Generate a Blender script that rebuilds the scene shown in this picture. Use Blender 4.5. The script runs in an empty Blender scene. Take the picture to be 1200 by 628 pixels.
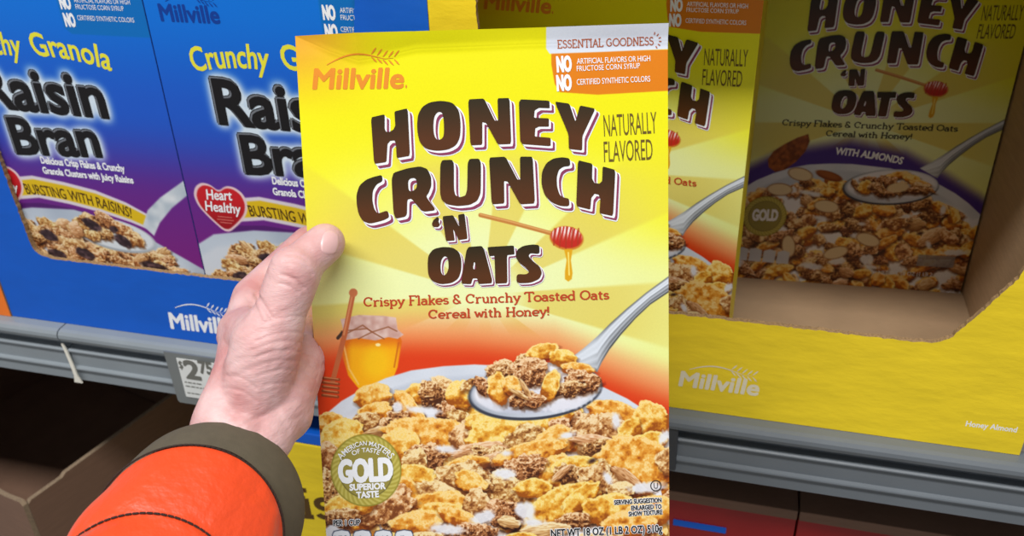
import bpy, bmesh, math, random
import numpy as np
from mathutils import Vector, Matrix
random.seed(4)
COL = bpy.context.scene.collection
Z0 = 1.45                                   # camera height above the shop floor

# ------------------------------------------------------------------ camera
CR = np.array([[0.9664700707820557, 0.2552087217731247, -0.02835684420833861],
               [0.10294802141542037, -0.4862763523666374, -0.8677194327751615],
               [-0.23523883006250967, 0.8357055806083419, -0.4962447736459257]])
FPX = 1050.0
cam = bpy.data.cameras.new('camera'); cam.sensor_width = 36; cam.lens = 36*FPX/1200
cam.clip_start = 0.02
co = bpy.data.objects.new('camera', cam); COL.objects.link(co)
mr = Matrix(((CR[0][0], -CR[1][0], -CR[2][0]), (CR[0][1], -CR[1][1], -CR[2][1]), (CR[0][2], -CR[1][2], -CR[2][2])))
co.matrix_world = Matrix.Translation((0, 0, Z0)) @ mr.to_4x4()
cam.dof.use_dof = True; cam.dof.focus_distance = 0.47; cam.dof.aperture_fstop = 14
bpy.context.scene.camera = co

def P3(x, y, d):                            # photo measure (column, row, depth in m) to a point of the room
    c = np.array([(x-600)/FPX*d, (y-314)/FPX*d, d])
    w = CR.T @ c
    return Vector((w[0], w[1], w[2]+Z0))

# ------------------------------------------------------------------ tagging
def tag(o, label=None, cat=None, group=None, kind=None):
    if label: o['label'] = label
    if cat: o['category'] = cat
    if group: o['group'] = group
    if kind: o['kind'] = kind
    return o
def empty(name, label, cat, loc=(0, 0, 0), rot=None, group=None):
    o = bpy.data.objects.new(name, None); COL.objects.link(o)
    o.empty_display_size = .02
    if rot is None: o.location = loc
    else: o.matrix_world = Matrix.Translation(loc) @ rot.to_4x4()
    return tag(o, label, cat, group)
def link(name, me, parent=None, mats=(), smooth=False):
    o = bpy.data.objects.new(name, me); COL.objects.link(o)
    for m in mats: me.materials.append(m)
    if smooth:
        for p in me.polygons: p.use_smooth = True
    if parent is not None: o.parent = parent
    return o
def copy_tree(o, parent=None):
    c = o.copy(); COL.objects.link(c); c.parent = parent
    for ch in list(o.children): copy_tree(ch, c)
    return c

# ------------------------------------------------------------------ materials
def lin(c):
    c = np.asarray(c, float)/255.
    return np.where(c <= .04045, c/12.92, ((c+.055)/1.055)**2.4)
def mat(name, rgb, rough=.5, var=.06, vscale=40, bump=0, bscale=300, metal=0, sheen=0, sss=0, spec=.5, stretch=(1, 1, 1), coat=0):
    m = bpy.data.materials.new(name); m.use_nodes = True
    nt = m.node_tree; b = nt.nodes['Principled BSDF']
    c = lin(rgb)
    tc = nt.nodes.new('ShaderNodeTexCoord'); mp = nt.nodes.new('ShaderNodeMapping')
    mp.inputs['Scale'].default_value = stretch
    nt.links.new(tc.outputs['Object'], mp.inputs['Vector'])
    n = nt.nodes.new('ShaderNodeTexNoise'); n.inputs['Scale'].default_value = vscale; n.inputs['Detail'].default_value = 5
    nt.links.new(mp.outputs[0], n.inputs['Vector'])
    r = nt.nodes.new('ShaderNodeValToRGB')
    r.color_ramp.elements[0].position = .3; r.color_ramp.elements[1].position = .7
    r.color_ramp.elements[0].color = (*[max(0, v*(1-var)) for v in c], 1)
    r.color_ramp.elements[1].color = (*[min(1, v*(1+var)) for v in c], 1)
    nt.links.new(n.outputs['Fac'], r.inputs['Fac']); nt.links.new(r.outputs['Color'], b.inputs['Base Color'])
    b.inputs['Roughness'].default_value = rough; b.inputs['Metallic'].default_value = metal
    b.inputs['Specular IOR Level'].default_value = spec
    if sheen: b.inputs['Sheen Weight'].default_value = sheen
    if coat: b.inputs['Coat Weight'].default_value = coat; b.inputs['Coat Roughness'].default_value = .25
    if sss:
        b.inputs['Subsurface Weight'].default_value = sss; b.inputs['Subsurface Radius'].default_value = (.6, .25, .15)
        b.inputs['Subsurface Scale'].default_value = .006
    if bump:
        n2 = nt.nodes.new('ShaderNodeTexNoise'); n2.inputs['Scale'].default_value = bscale; n2.inputs['Detail'].default_value = 6
        nt.links.new(mp.outputs[0], n2.inputs['Vector'])
        bp = nt.nodes.new('ShaderNodeBump'); bp.inputs['Strength'].default_value = bump; bp.inputs['Distance'].default_value = .002
        nt.links.new(n2.outputs['Fac'], bp.inputs['Height']); nt.links.new(bp.outputs[0], b.inputs['Normal'])
    return m
def print_mat(name, rough=.42, bump=.03, gain=1.0, spec=.35):
    m = bpy.data.materials.new(name); m.use_nodes = True
    nt = m.node_tree; b = nt.nodes['Principled BSDF']
    a = nt.nodes.new('ShaderNodeAttribute'); a.attribute_name = 'ink'
    tc = nt.nodes.new('ShaderNodeTexCoord')
    n = nt.nodes.new('ShaderNodeTexNoise'); n.inputs['Scale'].default_value = 900; n.inputs['Detail'].default_value = 3
    nt.links.new(tc.outputs['Object'], n.inputs['Vector'])
    mr_ = nt.nodes.new('ShaderNodeMapRange'); mr_.inputs['To Min'].default_value = .95*gain; mr_.inputs['To Max'].default_value = 1.05*gain
    nt.links.new(n.outputs['Fac'], mr_.inputs['Value'])
    mx = nt.nodes.new('ShaderNodeVectorMath'); mx.operation = 'SCALE'
    nt.links.new(a.outputs['Color'], mx.inputs[0]); nt.links.new(mr_.outputs[0], mx.inputs['Scale'])
    nt.links.new(mx.outputs[0], b.inputs['Base Color'])
    n2 = nt.nodes.new('ShaderNodeTexNoise'); n2.inputs['Scale'].default_value = 35; n2.inputs['Detail'].default_value = 4
    nt.links.new(tc.outputs['Object'], n2.inputs['Vector'])
    bp = nt.nodes.new('ShaderNodeBump'); bp.inputs['Strength'].default_value = bump; bp.inputs['Distance'].default_value = .004
    nt.links.new(n2.outputs['Fac'], bp.inputs['Height']); nt.links.new(bp.outputs[0], b.inputs['Normal'])
    b.inputs['Roughness'].default_value = rough; b.inputs['Specular IOR Level'].default_value = spec
    return m
def ink(name, rgb, rough=.45):
    return mat('ink_'+name, rgb, rough, var=.03, vscale=200, spec=.3)
INK = dict(white=ink('white', (240, 242, 246)), plum=ink('plum', (140, 58, 92)), red=ink('brick_red', (186, 66, 34)),
           orange=ink('orange', (226, 140, 40)), rust=ink('rust', (176, 88, 46)), taupe=ink('olive_brown', (104, 84, 30)),
           black=ink('black', (24, 22, 24)), grey=ink('grey', (112, 116, 124)), yellow=ink('lime_yellow', (232, 226, 60)),
           navy=ink('navy', (10, 60, 150)), brown=ink('brown', (84, 58, 16)), greytext=ink('warm_grey', (110, 110, 104)),
           purple=ink('purple', (96, 52, 110)), charcoal=ink('charcoal', (42, 40, 38)), sienna=ink('sienna', (150, 70, 40)), brick=ink('pale_red', (206, 96, 90)))

# ------------------------------------------------------------------ noise + painter for the printed artwork
_rs = np.random.RandomState(11)
_T = _rs.rand(8, 256, 256)
def noise(X, Y, s, seed=0):
    t = _T[seed % 8]; x = X/s+seed*17.3; y = Y/s+seed*5.7
    xi = np.floor(x).astype(int); yi = np.floor(y).astype(int); fx = x-xi; fy = y-yi
    fx = fx*fx*(3-2*fx); fy = fy*fy*(3-2*fy); xi %= 256; yi %= 256; x1 = (xi+1) % 256; y1 = (yi+1) % 256
    return (t[yi, xi]*(1-fx)+t[yi, x1]*fx)*(1-fy)+(t[y1, xi]*(1-fx)+t[y1, x1]*fx)*fy
def sstep(a, b, x):
    t = np.clip((x-a)/(b-a), 0, 1); return t*t*(3-2*t)
class Canvas:
    """artwork of one carton face; sheet = the artwork's own drafting units"""
    def __init__(s, w, h, nx, ny, to_sheet):
        s.w, s.h, s.nx, s.ny = w, h, nx, ny
        u = np.linspace(0, w, nx); v = np.linspace(0, h, ny)
        s.U, s.V = np.meshgrid(u, v)
        s.X, s.Y = to_sheet(s.U, s.V)
        s.C = np.zeros((ny, nx, 3)); s.grain = 1.0
    def win(s, x0, y0, x1, y1):
        m = (s.X > x0) & (s.X < x1) & (s.Y > y0) & (s.Y < y1)
        r = np.where(m.any(1))[0]; c = np.where(m.any(0))[0]
        if len(r) == 0 or len(c) == 0: return None
        return slice(r[0], r[-1]+1), slice(c[0], c[-1]+1)
    def put(s, w, a, col):
        a = np.clip(a, 0, 1)[..., None]
        s.C[w] = s.C[w]*(1-a)+np.asarray(col)*a
    def poly(s, pts, col, soft=.8, op=1.0):
        pts = np.asarray(pts, float)
        w = s.win(pts[:, 0].min()-3-soft, pts[:, 1].min()-3-soft, pts[:, 0].max()+3+soft, pts[:, 1].max()+3+soft)
        if w is None: return
        X, Y = s.X[w], s.Y[w]
        ins = np.zeros(X.shape, bool); dd = np.full(X.shape, 1e9)
        n = len(pts)
        for i in range(n):
            ax, ay = pts[i]; bx, by = pts[(i+1) % n]
            if ay != by:
                ins ^= ((ay > Y) != (by > Y)) & (X < (bx-ax)*(Y-ay)/(by-ay)+ax)
            L = (bx-ax)**2+(by-ay)**2+1e-9
            t = np.clip(((X-ax)*(bx-ax)+(Y-ay)*(by-ay))/L, 0, 1)
            dd = np.minimum(dd, np.hypot(X-ax-t*(bx-ax), Y-ay-t*(by-ay)))
        sd = np.where(ins, dd, -dd)
        c = col(X, Y) if callable(col) else col
        s.put(w, op*np.clip(.5+sd/soft, 0, 1), c)
    def line(s, pts, wd, col, soft=.8, op=1.0):
        pts = np.asarray(pts, float)
        w = s.win(pts[:, 0].min()-wd-2-soft, pts[:, 1].min()-wd-2-soft, pts[:, 0].max()+wd+2+soft, pts[:, 1].max()+wd+2+soft)
        if w is None: return
        X, Y = s.X[w], s.Y[w]; dd = np.full(X.shape, 1e9)
        for (ax, ay), (bx, by) in zip(pts[:-1], pts[1:]):
            L = (bx-ax)**2+(by-ay)**2+1e-9
            t = np.clip(((X-ax)*(bx-ax)+(Y-ay)*(by-ay))/L, 0, 1)
            dd = np.minimum(dd, np.hypot(X-ax-t*(bx-ax), Y-ay-t*(by-ay)))
        s.put(w, op*np.clip(.5+(wd/2-dd)/soft, 0, 1), col(X, Y) if callable(col) else col)
    def blob(s, cx, cy, rx, ry, ang, col, soft=1.0, op=1.0, rag=.0, seed=0):
        m = max(rx, ry)*1.3+soft
        w = s.win(cx-m, cy-m, cx+m, cy+m)
        if w is None: return
        X, Y = s.X[w]-cx, s.Y[w]-cy; c_, s_ = math.cos(ang), math.sin(ang)
        p = (X*c_+Y*s_)/rx; q = (-X*s_+Y*c_)/ry; r = np.hypot(p, q)+1e-6
        if rag: r = r/(1+rag*(noise(X+cx, Y+cy, max(2.5, min(rx, ry)*.5), seed)-.5)*2)
        d = (1-r)*min(rx, ry)
        s.put(w, op*np.clip(.5+d/soft, 0, 1), col(X+cx, Y+cy) if callable(col) else col)
    def flake(s, cx, cy, rx, ry, deg, kind, seed):
        m = max(rx, ry)*1.4+5
        w = s.win(cx-m, cy-m, cx+m, cy+m)
        if w is None: return
        AX, AY = s.X[w], s.Y[w]; X, Y = AX-cx, AY-cy
        a = math.radians(deg); c_, s_ = math.cos(a), math.sin(a)
        rough = {'C': .16, 'B': .22, 'K': .34, 'O': .2}[kind]
        def rad(X, Y):
            p = (X*c_+Y*s_)/rx; q = (-X*s_+Y*c_)/ry; r = np.hypot(p, q)+1e-6
            th = np.arctan2(q, p)
            bnd = 1+rough*((noise(3+2.2*np.cos(th), 3+2.2*np.sin(th), .8, seed)-.5)*1.6+(noise(AX, AY, 2.6, seed+3)-.5)*.6)
            return r/bnd, p, q
        rs, _, _ = rad(X-1.6, Y-3.2)
        mr_ = min(rx, ry)
        sh = np.clip(.55+(1-rs)*mr_/4, 0, 1)*.8
        s.put(w, sh, s.C[w]*np.array([.50, .34, .22]))
        r, p, q = rad(X, Y)
        al = np.clip(.5+(1-r)*mr_/.9, 0, 1)
        z_s = s.grain; n1 = noise(AX, AY, 6.5*z_s, seed); n2 = noise(AX, AY, 2.9*z_s, seed+1); n3 = noise(AX, AY, 1.3*z_s, seed+2)
        if kind == 'C':
            h = (1-r**2).clip(0)*mr_*.25*np.sign(math.sin(seed*1.7)+.4)+n1*3.2+n2*1.7+n3*.5
            v = .56-.42*q+.75*(n1-.5)+.35*(n2-.5)+.2*(n3-.5)+.28*np.exp(-((q-.35*p*p*math.sin(seed)-.1)/.16)**2)
            c0, c1, c2 = np.array([160, 80, 16.]), np.array([228, 152, 42.]), np.array([252, 214, 116.])
            k = 1.0
        elif kind == 'B':
            h = n1*2.5+n2*3.2+n3*1.6; v = .55-.32*q+.8*(n1-.5)+.7*(n2-.5)+.35*(n3-.5)
            c0, c1, c2 = np.array([128, 70, 30.]), np.array([200, 140, 78.]), np.array([246, 214, 158.]); k = 1.1
        elif kind == 'K':
            b = np.abs(noise(AX, AY, 3.8*z_s, seed+1)*2-1); b2 = np.abs(noise(AX, AY, 5.5, seed+5)*2-1)
            h = (1-r**2).clip(0)*mr_*.35-b*2.2-b2*3.5+n3*1.2; v = .74-.25*q-.5*b2*.8-.35*b+.5*(n3-.5)
            c0, c1, c2 = np.array([78, 38, 16.]), np.array([182, 120, 66.]), np.array([244, 206, 152.]); k = 1.25
        else:
            st = noise(AX*c_*.5+AY*s_*.5, (-AX*s_+AY*c_)*2.2, 2.4, seed)
            h = (1-r**2).clip(0)*mr_*.4+st*2; v = .5-.3*q+.6*(st-.5)
            c0, c1, c2 = np.array([150, 96, 50.]), np.array([212, 158, 102.]), np.array([248, 218, 172.]); k = 1.1
        gy, gx = np.gradient(h)
        px = abs(s.X[0, 1]-s.X[0, 0])+1e-9
        li = np.clip((-gx*.35-gy*.8)*-1.0/px*.20*k, -.42, .42)
        v = v+li
        v = v+np.where(kind == 'C', .35, .15)*sstep(.80, .93, r)*np.where(q < .2, 1, -.7)
        v = np.clip(.5+(v-.5)*1.25-.01+.10*math.sin(seed*1.3), 0, 1)[..., None]
        col = np.where(v < .5, c0+(c1-c0)*v*2, c1+(c2-c1)*(v-.5)*2)
        tint = 1+.03*math.sin(seed*2.3)
        col = col*np.array([1, tint if kind != 'C' else 1.0+.03*math.sin(seed), 1])
        hl = np.clip((v[..., 0]-.86)*4, 0, 1)*(n3 > .45)*.5
        col = col+(np.array([255, 246, 220.])-col)*hl[..., None]
        s.put(w, al, np.clip(col, 0, 255))
    def mesh(s, name, disp=None):
        x = s.U-s.w/2; z = s.h-s.V; y = disp(s.U, s.V) if disp else np.zeros_like(x)
        co_ = np.stack([x, y, z], -1).reshape(-1, 3)
        nx, ny = s.nx, s.ny
        i = (np.arange(ny-1)[:, None]*nx+np.arange(nx-1)[None, :]).ravel()
        f = np.stack([i, i+nx, i+nx+1, i+1], -1)
        me = bpy.data.meshes.new(name)
        me.vertices.add(len(co_)); me.vertices.foreach_set('co', co_.ravel().astype(np.float32))
        me.loops.add(len(f)*4); me.loops.foreach_set('vertex_index', f.ravel().astype(np.int32))
        me.polygons.add(len(f)); me.polygons.foreach_set('loop_start', (np.arange(len(f))*4).astype(np.int32))
        me.polygons.foreach_set('use_smooth', np.ones(len(f), bool))
        me.update(calc_edges=True)
        at = me.color_attributes.new('ink', 'FLOAT_COLOR', 'POINT')
        c4 = np.ones((nx*ny, 4), np.float32); c4[:, :3] = (lin(np.clip(s.C, 0, 255))*.93).reshape(-1, 3)
        at.data.foreach_set('color', c4.ravel())
        return me

# ------------------------------------------------------------------ lettering
def curve_tris(d):
    o = bpy.data.objects.new('tmp', d); COL.objects.link(o)
    dg = bpy.context.evaluated_depsgraph_get(); dg.update()
    me = bpy.data.meshes.new_from_object(o.evaluated_get(dg))
    V = [(v.co.x, v.co.y) for v in me.vertices]; F = [tuple(p.vertices) for p in me.polygons]
    bpy.data.objects.remove(o); bpy.data.meshes.remove(me)
    return V, F
_tc = {}
def text_tris(body, bold=0.0, spacing=1.0):
    k = (body, bold, spacing)
    if k not in _tc:
        d = bpy.data.curves.new('t', 'FONT'); d.body = body; d.offset = bold; d.space_character = spacing; d.resolution_u = 3
        d.fill_mode = 'FRONT'
        _tc[k] = curve_tris(d); bpy.data.curves.remove(d)
    return _tc[k]
CAP = max(v[1] for v in text_tris('H')[0])
def fill_tris(loops, offset=0):
    d = bpy.data.curves.new('g', 'CURVE'); d.dimensions = '2D'; d.fill_mode = 'BOTH'; d.offset = offset
    for lp in loops:
        s = d.splines.new('POLY'); s.points.add(len(lp)-1)
        for p, (x, y) in zip(s.points, lp): p.co = (x, y, 0, 1)
        s.use_cyclic_u = True
    r = curve_tris(d); bpy.data.curves.remove(d); return r
def chaikin(p, k=.2, it=2):
    for _ in range(it):
        q = []
        for i in range(len(p)):
            a, b = p[i], p[(i+1) % len(p)]
            q.append((a[0]*(1-k)+b[0]*k, a[1]*(1-k)+b[1]*k)); q.append((a[0]*k+b[0]*(1-k), a[1]*k+b[1]*(1-k)))
        p = q
    return p
# single-stroke slab letters
def _S(x, y, w=.26): return ('L', x-w/2, y, x+w/2, y)
SLAB = {
 'C': ([('A', .42, .5, .34, .46, 45, 315), ('L', .68, .64, .68, .94)], .82), 'r': ([('L', .15, 0, .15, .6), _S(.15, 0), ('L', .02, .6, .15, .6), ('A', .36, .36, .21, .24, 50, 170)], .54),
 'i': ([('L', .15, 0, .15, .6), _S(.15, 0), ('L', .02, .6, .15, .6), ('D', .14, .86)], .32), 's': ([('A', .25, .45, .16, .15, 20, 270), ('A', .25, .16, .18, .15, 90, -160)], .5),
 'p': ([('L', .15, -.3, .15, .6), _S(.15, -.3), ('L', .02, .6, .15, .6), ('A', .36, .3, .23, .3, 0, 360)], .68), 'y': ([('L', .08, .6, .3, .03), ('L', .52, .6, .2, -.3), _S(.08, .6, .22), _S(.52, .6, .22), ('L', .2, -.3, .06, -.3)], .6),
 'F': ([('L', .15, 0, .15, 1), _S(.15, 0), ('L', .02, 1, .64, 1), ('L', .64, 1, .64, .8), ('L', .15, .5, .46, .5)], .7), 'l': ([('L', .15, 0, .15, 1), _S(.15, 0), ('L', .02, 1, .15, 1)], .31),
 'a': ([('A', .27, .4, .2, .2, 150, 0), ('L', .47, .4, .47, 0), ('L', .47, 0, .57, 0), ('A', .27, .18, .2, .18, 0, 360)], .6),
 'k': ([('L', .15, 0, .15, 1), _S(.15, 0), ('L', .02, 1, .15, 1), ('L', .5, .6, .16, .25), ('L', .26, .34, .5, 0), _S(.5, 0, .2), _S(.48, .6, .2)], .62),
 'e': ([('A', .32, .3, .26, .3, 0, 310), ('L', .06, .3, .58, .3)], .63), '&': ([('A', .3, .76, .17, .2, -30, 210), ('A', .3, .27, .25, .27, 100, 370), ('L', .15, .66, .64, 0)], .72),
 'u': ([('L', .15, .6, .15, .25), ('A', .33, .25, .18, .25, 180, 360), ('L', .51, .6, .51, 0), ('L', .02, .6, .15, .6), ('L', .38, .6, .51, .6), ('L', .51, 0, .62, 0)], .66),
 'n': ([('L', .15, 0, .15, .6), _S(.15, 0), ('L', .02, .6, .15, .6), ('A', .34, .36, .19, .24, 180, 0), ('L', .53, .36, .53, 0), _S(.53, 0)], .7), 'c': ([('A', .32, .3, .26, .3, 50, 310)], .58),
 'h': ([('L', .15, 0, .15, 1), _S(.15, 0), ('L', .02, 1, .15, 1), ('A', .34, .36, .19, .24, 180, 0), ('L', .53, .36, .53, 0), _S(.53, 0)], .7),
 'T': ([('L', .4, 0, .4, 1), _S(.4, 0), ('L', .04, 1, .76, 1), ('L', .04, 1, .04, .8), ('L', .76, 1, .76, .8)], .78), 'o': ([('A', .32, .3, .27, .3, 0, 360)], .64),
 't': ([('L', .2, .85, .2, .15), ('A', .34, .15, .14, .15, 180, 300), ('L', .04, .6, .4, .6)], .46), 'd': ([('A', .3, .3, .23, .3, 0, 360), ('L', .52, 0, .52, 1), ('L', .4, 1, .52, 1), ('L', .52, 0, .62, 0)], .68),
 'O': ([('A', .45, .5, .38, .47, 0, 360)], .9), 'H': ([('L', .15, 0, .15, 1), ('L', .67, 0, .67, 1), _S(.15, 0), _S(.15, 1), _S(.67, 0), _S(.67, 1), ('L', .15, .5, .67, .5)], .84),
 'w': ([('L', .06, .6, .22, 0), ('L', .22, 0, .38, .55), ('L', .38, .55, .54, 0), ('L', .54, 0, .7, .6), _S(.06, .6, .2), _S(.7, .6, .2)], .78), '!': ([('L', .12, .3, .12, 1), ('D', .12, .06)], .3),
 'E': ([('L', .15, 0, .15, 1), ('L', .04, 0, .62, 0), ('L', .04, 1, .6, 1), ('L', .15, .5, .46, .5), ('L', .62, 0, .62, .2), ('L', .6, 1, .6, .82)], .7),
 'S': ([('A', .3, .74, .2, .23, 20, 270), ('A', .3, .26, .23, .25, 90, -160)], .6), 'N': ([('L', .15, 0, .15, 1), ('L', .15, 1, .67, 0), ('L', .67, 0, .67, 1), _S(.15, 0), _S(.67, 1)], .82),
 'I': ([('L', .15, 0, .15, 1), _S(.15, 0), _S(.15, 1)], .34), 'A': ([('L', .08, 0, .38, 1), ('L', .38, 1, .68, 0), ('L', .2, .35, .56, .35), _S(.08, 0, .2), _S(.68, 0, .2)], .76),
 'L': ([('L', .15, 0, .15, 1), ('L', .04, 0, .6, 0), ('L', .6, 0, .6, .2), _S(.15, 1)], .64), 'G': ([('A', .42, .5, .34, .46, 45, 340), ('L', .74, .45, .48, .45)], .84),
 'D': ([('L', .15, 0, .15, 1), ('A', .2, .5, .5, .5, -90, 90), ('L', .04, 0, .25, 0), ('L', .04, 1, .25, 1)], .78), ' ': ([], .34), "'": ([('L', .1, .75, .1, 1)], .2)}
def slab_strips(body, wd=.11):
    """list of (verts, faces) strips, and total advance"""
    out = []; x = 0
    for ch in body:
        segs, adv = SLAB[ch]
        for s in segs:
            if s[0] == 'L': pts = [(s[1], s[2]), (s[3], s[4])]; w = wd
            elif s[0] == 'D': pts = [(s[1]-.075, s[2]), (s[1]+.075, s[2])]; w = .15
            else:
                _, cx, cy, rx, ry, a0, a1 = s; n = 14
                pts = [(cx+rx*math.cos(math.radians(a0+(a1-a0)*i/n)), cy+ry*math.sin(math.radians(a0+(a1-a0)*i/n))) for i in range(n+1)]; w = wd
            V = []; n = len(pts)
            for i, p in enumerate(pts):
                a = pts[max(0, i-1)]; b = pts[min(n-1, i+1)]
                if s[0] == 'A' and abs(abs(s[6]-s[5])-360) < 1 and i in (0, n-1): a, b = pts[n-2], pts[1]
                dx, dy = b[0]-a[0], b[1]-a[1]; L = math.hypot(dx, dy) or 1
                nx, ny = -dy/L*w/2, dx/L*w/2
                V += [(x+p[0]+nx, p[1]+ny), (x+p[0]-nx, p[1]-ny)]
            out.append((V, [(2*i, 2*i+1, 2*i+3, 2*i+2) for i in range(n-1)]))
        x += adv
    return out, x

class Letters:
    """collects flat ink shapes in sheet units, mapped on the face by sheet -> (u, v)"""
    def __init__(s, to_face, w, h, disp=None):
        s.f, s.w, s.h, s.disp = to_face, w, h, disp
        s.V, s.F, s.M, s.C, s.mats, s.k = [], [], [], [], [], 0
    def add(s, tris, material, lift, colf=None):
        V, F = tris; b = len(s.V); s.k += 1
        y = -(lift*1e-4+s.k*1.5e-6)
        if material not in s.mats: s.mats.append(material)
        mi = s.mats.index(material)
        for (x, yy) in V:
            u, v = s.f(x, yy); d = float(s.disp(np.array(u), np.array(v))) if s.disp else 0
            s.V.append((u-s.w/2, y+d, s.h-v)); s.C.append(colf(x, yy) if colf else (0, 0, 0))
        for f in F: s.F.append(tuple(b+i for i in f)); s.M.append(mi)
    def poly(s, loops, material, lift, colf=None, shift=(0, 0), grow=0):
        tr = fill_tris([[(x+shift[0], y+shift[1]) for x, y in lp] for lp in loops])
        s.add(tr, material, lift, colf)
    def text(s, body, p0, p1, cap, material, lift=2, bold=0, sag=0, lean=0, up=None, spacing=1.0, flip=1, fat=0, shift=(0, 0), slab=False, wd=.11):
        if slab:
            strips, adv = slab_strips(body, wd); x0, x1, ch = 0, adv, 1.0; sets = strips
        else:
            V, F = text_tris(body, bold, spacing); xs = [v[0] for v in V]; x0, x1, ch = min(xs), max(xs), CAP; sets = [(V, F)]
        L = math.hypot(p1[0]-p0[0], p1[1]-p0[1]); ex = ((p1[0]-p0[0])/L, (p1[1]-p0[1])/L)
        ey = up or (ex[1]*flip, -ex[0]*flip)
        offs = [(0, 0)]
        if fat: offs += [(fat*math.cos(a), fat*math.sin(a)) for a in [i*math.pi/3 for i in range(6)]]
        for ox, oy in offs:
            for V, F in sets:
                W = []
                for x, y in V:
                    t = (x-x0)/(x1-x0); yy = y/ch*cap
                    sg = sag*4*t*(1-t); ds = sag*4*(1-2*t)/L
                    xx = t*L+lean*yy-ds*yy
                    h = yy+sg
                    W.append((p0[0]+ex[0]*xx+ey[0]*h+ox+shift[0], p0[1]+ex[1]*xx+ey[1]*h+oy+shift[1]))
                s.add((W, F), material, lift)
    def build(s, name, parent, attr=False):
        me = bpy.data.meshes.new(name); me.from_pydata(s.V, [], s.F)
        for m in s.mats: me.materials.append(m)
        me.polygons.foreach_set('material_index', np.array(s.M, np.int32))
        # face the reader
        bm = bmesh.new(); bm.from_mesh(me)
        for f in bm.faces:
            f.normal_update()
            if f.normal.y > 0: f.normal_flip()
        bm.to_mesh(me); bm.free()
        if attr:
            at = me.color_attributes.new('ink', 'FLOAT_COLOR', 'POINT')
            c = np.ones((len(s.V), 4), np.float32); c[:, :3] = lin(np.array(s.C)); at.data.foreach_set('color', c.ravel())
        me.update()
        return link(name, me, parent)

# ------------------------------------------------------------------ small mesh helpers
def box_bm(bm, x0, x1, y0, y1, z0, z1, bev=0, mi=0):
    r = bmesh.ops.create_cube(bm, size=1)
    for v in r['verts']: v.co = Vector(((x0+x1)/2+v.co.x*(x1-x0), (y0+y1)/2+v.co.y*(y1-y0), (z0+z1)/2+v.co.z*(z1-z0)))
    fs = set(f for v in r['verts'] for f in v.link_faces)
    for f in fs: f.material_index = mi
    if bev:
        es = list(set(e for v in r['verts'] for e in v.link_edges))
        bmesh.ops.bevel(bm, geom=es, offset=bev, segments=2, affect='EDGES', profile=.5)
def box(name, x0, x1, y0, y1, z0, z1, m, parent=None, bev=0):
    bm = bmesh.new(); box_bm(bm, x0, x1, y0, y1, z0, z1, bev)
    me = bpy.data.meshes.new(name); bm.to_mesh(me); bm.free()
    return link(name, me, parent, [m])
def sheet(name, outline, y0, y1, mats, parent=None, holes=()):
    """outline in (x, z) extruded from y0 (front) to y1; mats = front, edge, back"""
    V2, F = fill_tris([outline]+list(holes))
    bm = bmesh.new()
    a = [bm.verts.new((x, y0, z)) for x, z in V2]; b = [bm.verts.new((x, y1, z)) for x, z in V2]
    for f in F:
        try:
            q = bm.faces.new([a[i] for i in f]); q.normal_update()
            if q.normal.y > 0: q.normal_flip()
            q.material_index = 0
            q = bm.faces.new([b[i] for i in f]); q.normal_update()
            if q.normal.y < 0: q.normal_flip()
            q.material_index = 2
        except ValueError: pass
    for lp in [outline]+list(holes):
        n = len(lp)
        r0 = [bm.verts.new((x, y0, z)) for x, z in lp]; r1 = [bm.verts.new((x, y1, z)) for x, z in lp]
        for i in range(n):
            q = bm.faces.new((r0[i], r0[(i+1) % n], r1[(i+1) % n], r1[i])); q.material_index = 1
    bmesh.ops.remove_doubles(bm, verts=bm.verts, dist=1e-6)
    bmesh.ops.recalc_face_normals(bm, faces=bm.faces)
    me = bpy.data.meshes.new(name); bm.to_mesh(me); bm.free()
    return link(name, me, parent, mats)
def extrude_x(name, prof, x0, x1, m, parent=None, smooth=False):
    bm = bmesh.new()
    a = [bm.verts.new((x0, y, z)) for y, z in prof]; b = [bm.verts.new((x1, y, z)) for y, z in prof]
    n = len(prof)
    for i in range(n): bm.faces.new((a[i], a[(i+1) % n], b[(i+1) % n], b[i]))
    bm.faces.new(a); bm.faces.new(b[::-1]); bmesh.ops.recalc_face_normals(bm, faces=bm.faces)
    me = bpy.data.meshes.new(name); bm.to_mesh(me); bm.free()
    return link(name, me, parent, [m], smooth)

# ================================================================== HONEY CARTON ARTWORK
W, H = .19, .28443
HM = np.array([[0.968451510895483, -0.2304183474031376, -0.09491604829663558],
               [0.24914703140650551, 0.9032607196432361, 0.3493505819243279],
               [0.005237154338763449, -0.36197715056277757, 0.9321722559081311]])
HT = np.array([-.22724504, .41199443, -.12113892])
# drafting sheet of the artwork <-> metres on the carton face (a plain projective drafting grid)
_A = np.column_stack([HM[:, 0], -HM[:, 2], HT])
_K = np.array([[FPX, 0, 600], [0, FPX, 314], [0, 0, 1.]])
G = _K @ CR @ _A; GI = np.linalg.inv(G)
def to_sheet(U, V):
    q = G @ np.stack([U.ravel(), V.ravel(), np.ones(U.size)]); return (q[0]/q[2]).reshape(U.shape), (q[1]/q[2]).reshape(U.shape)
def to_face(x, y):
    q = GI @ np.array([x, y, 1.]); return q[0]/q[2], q[1]/q[2]

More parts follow.
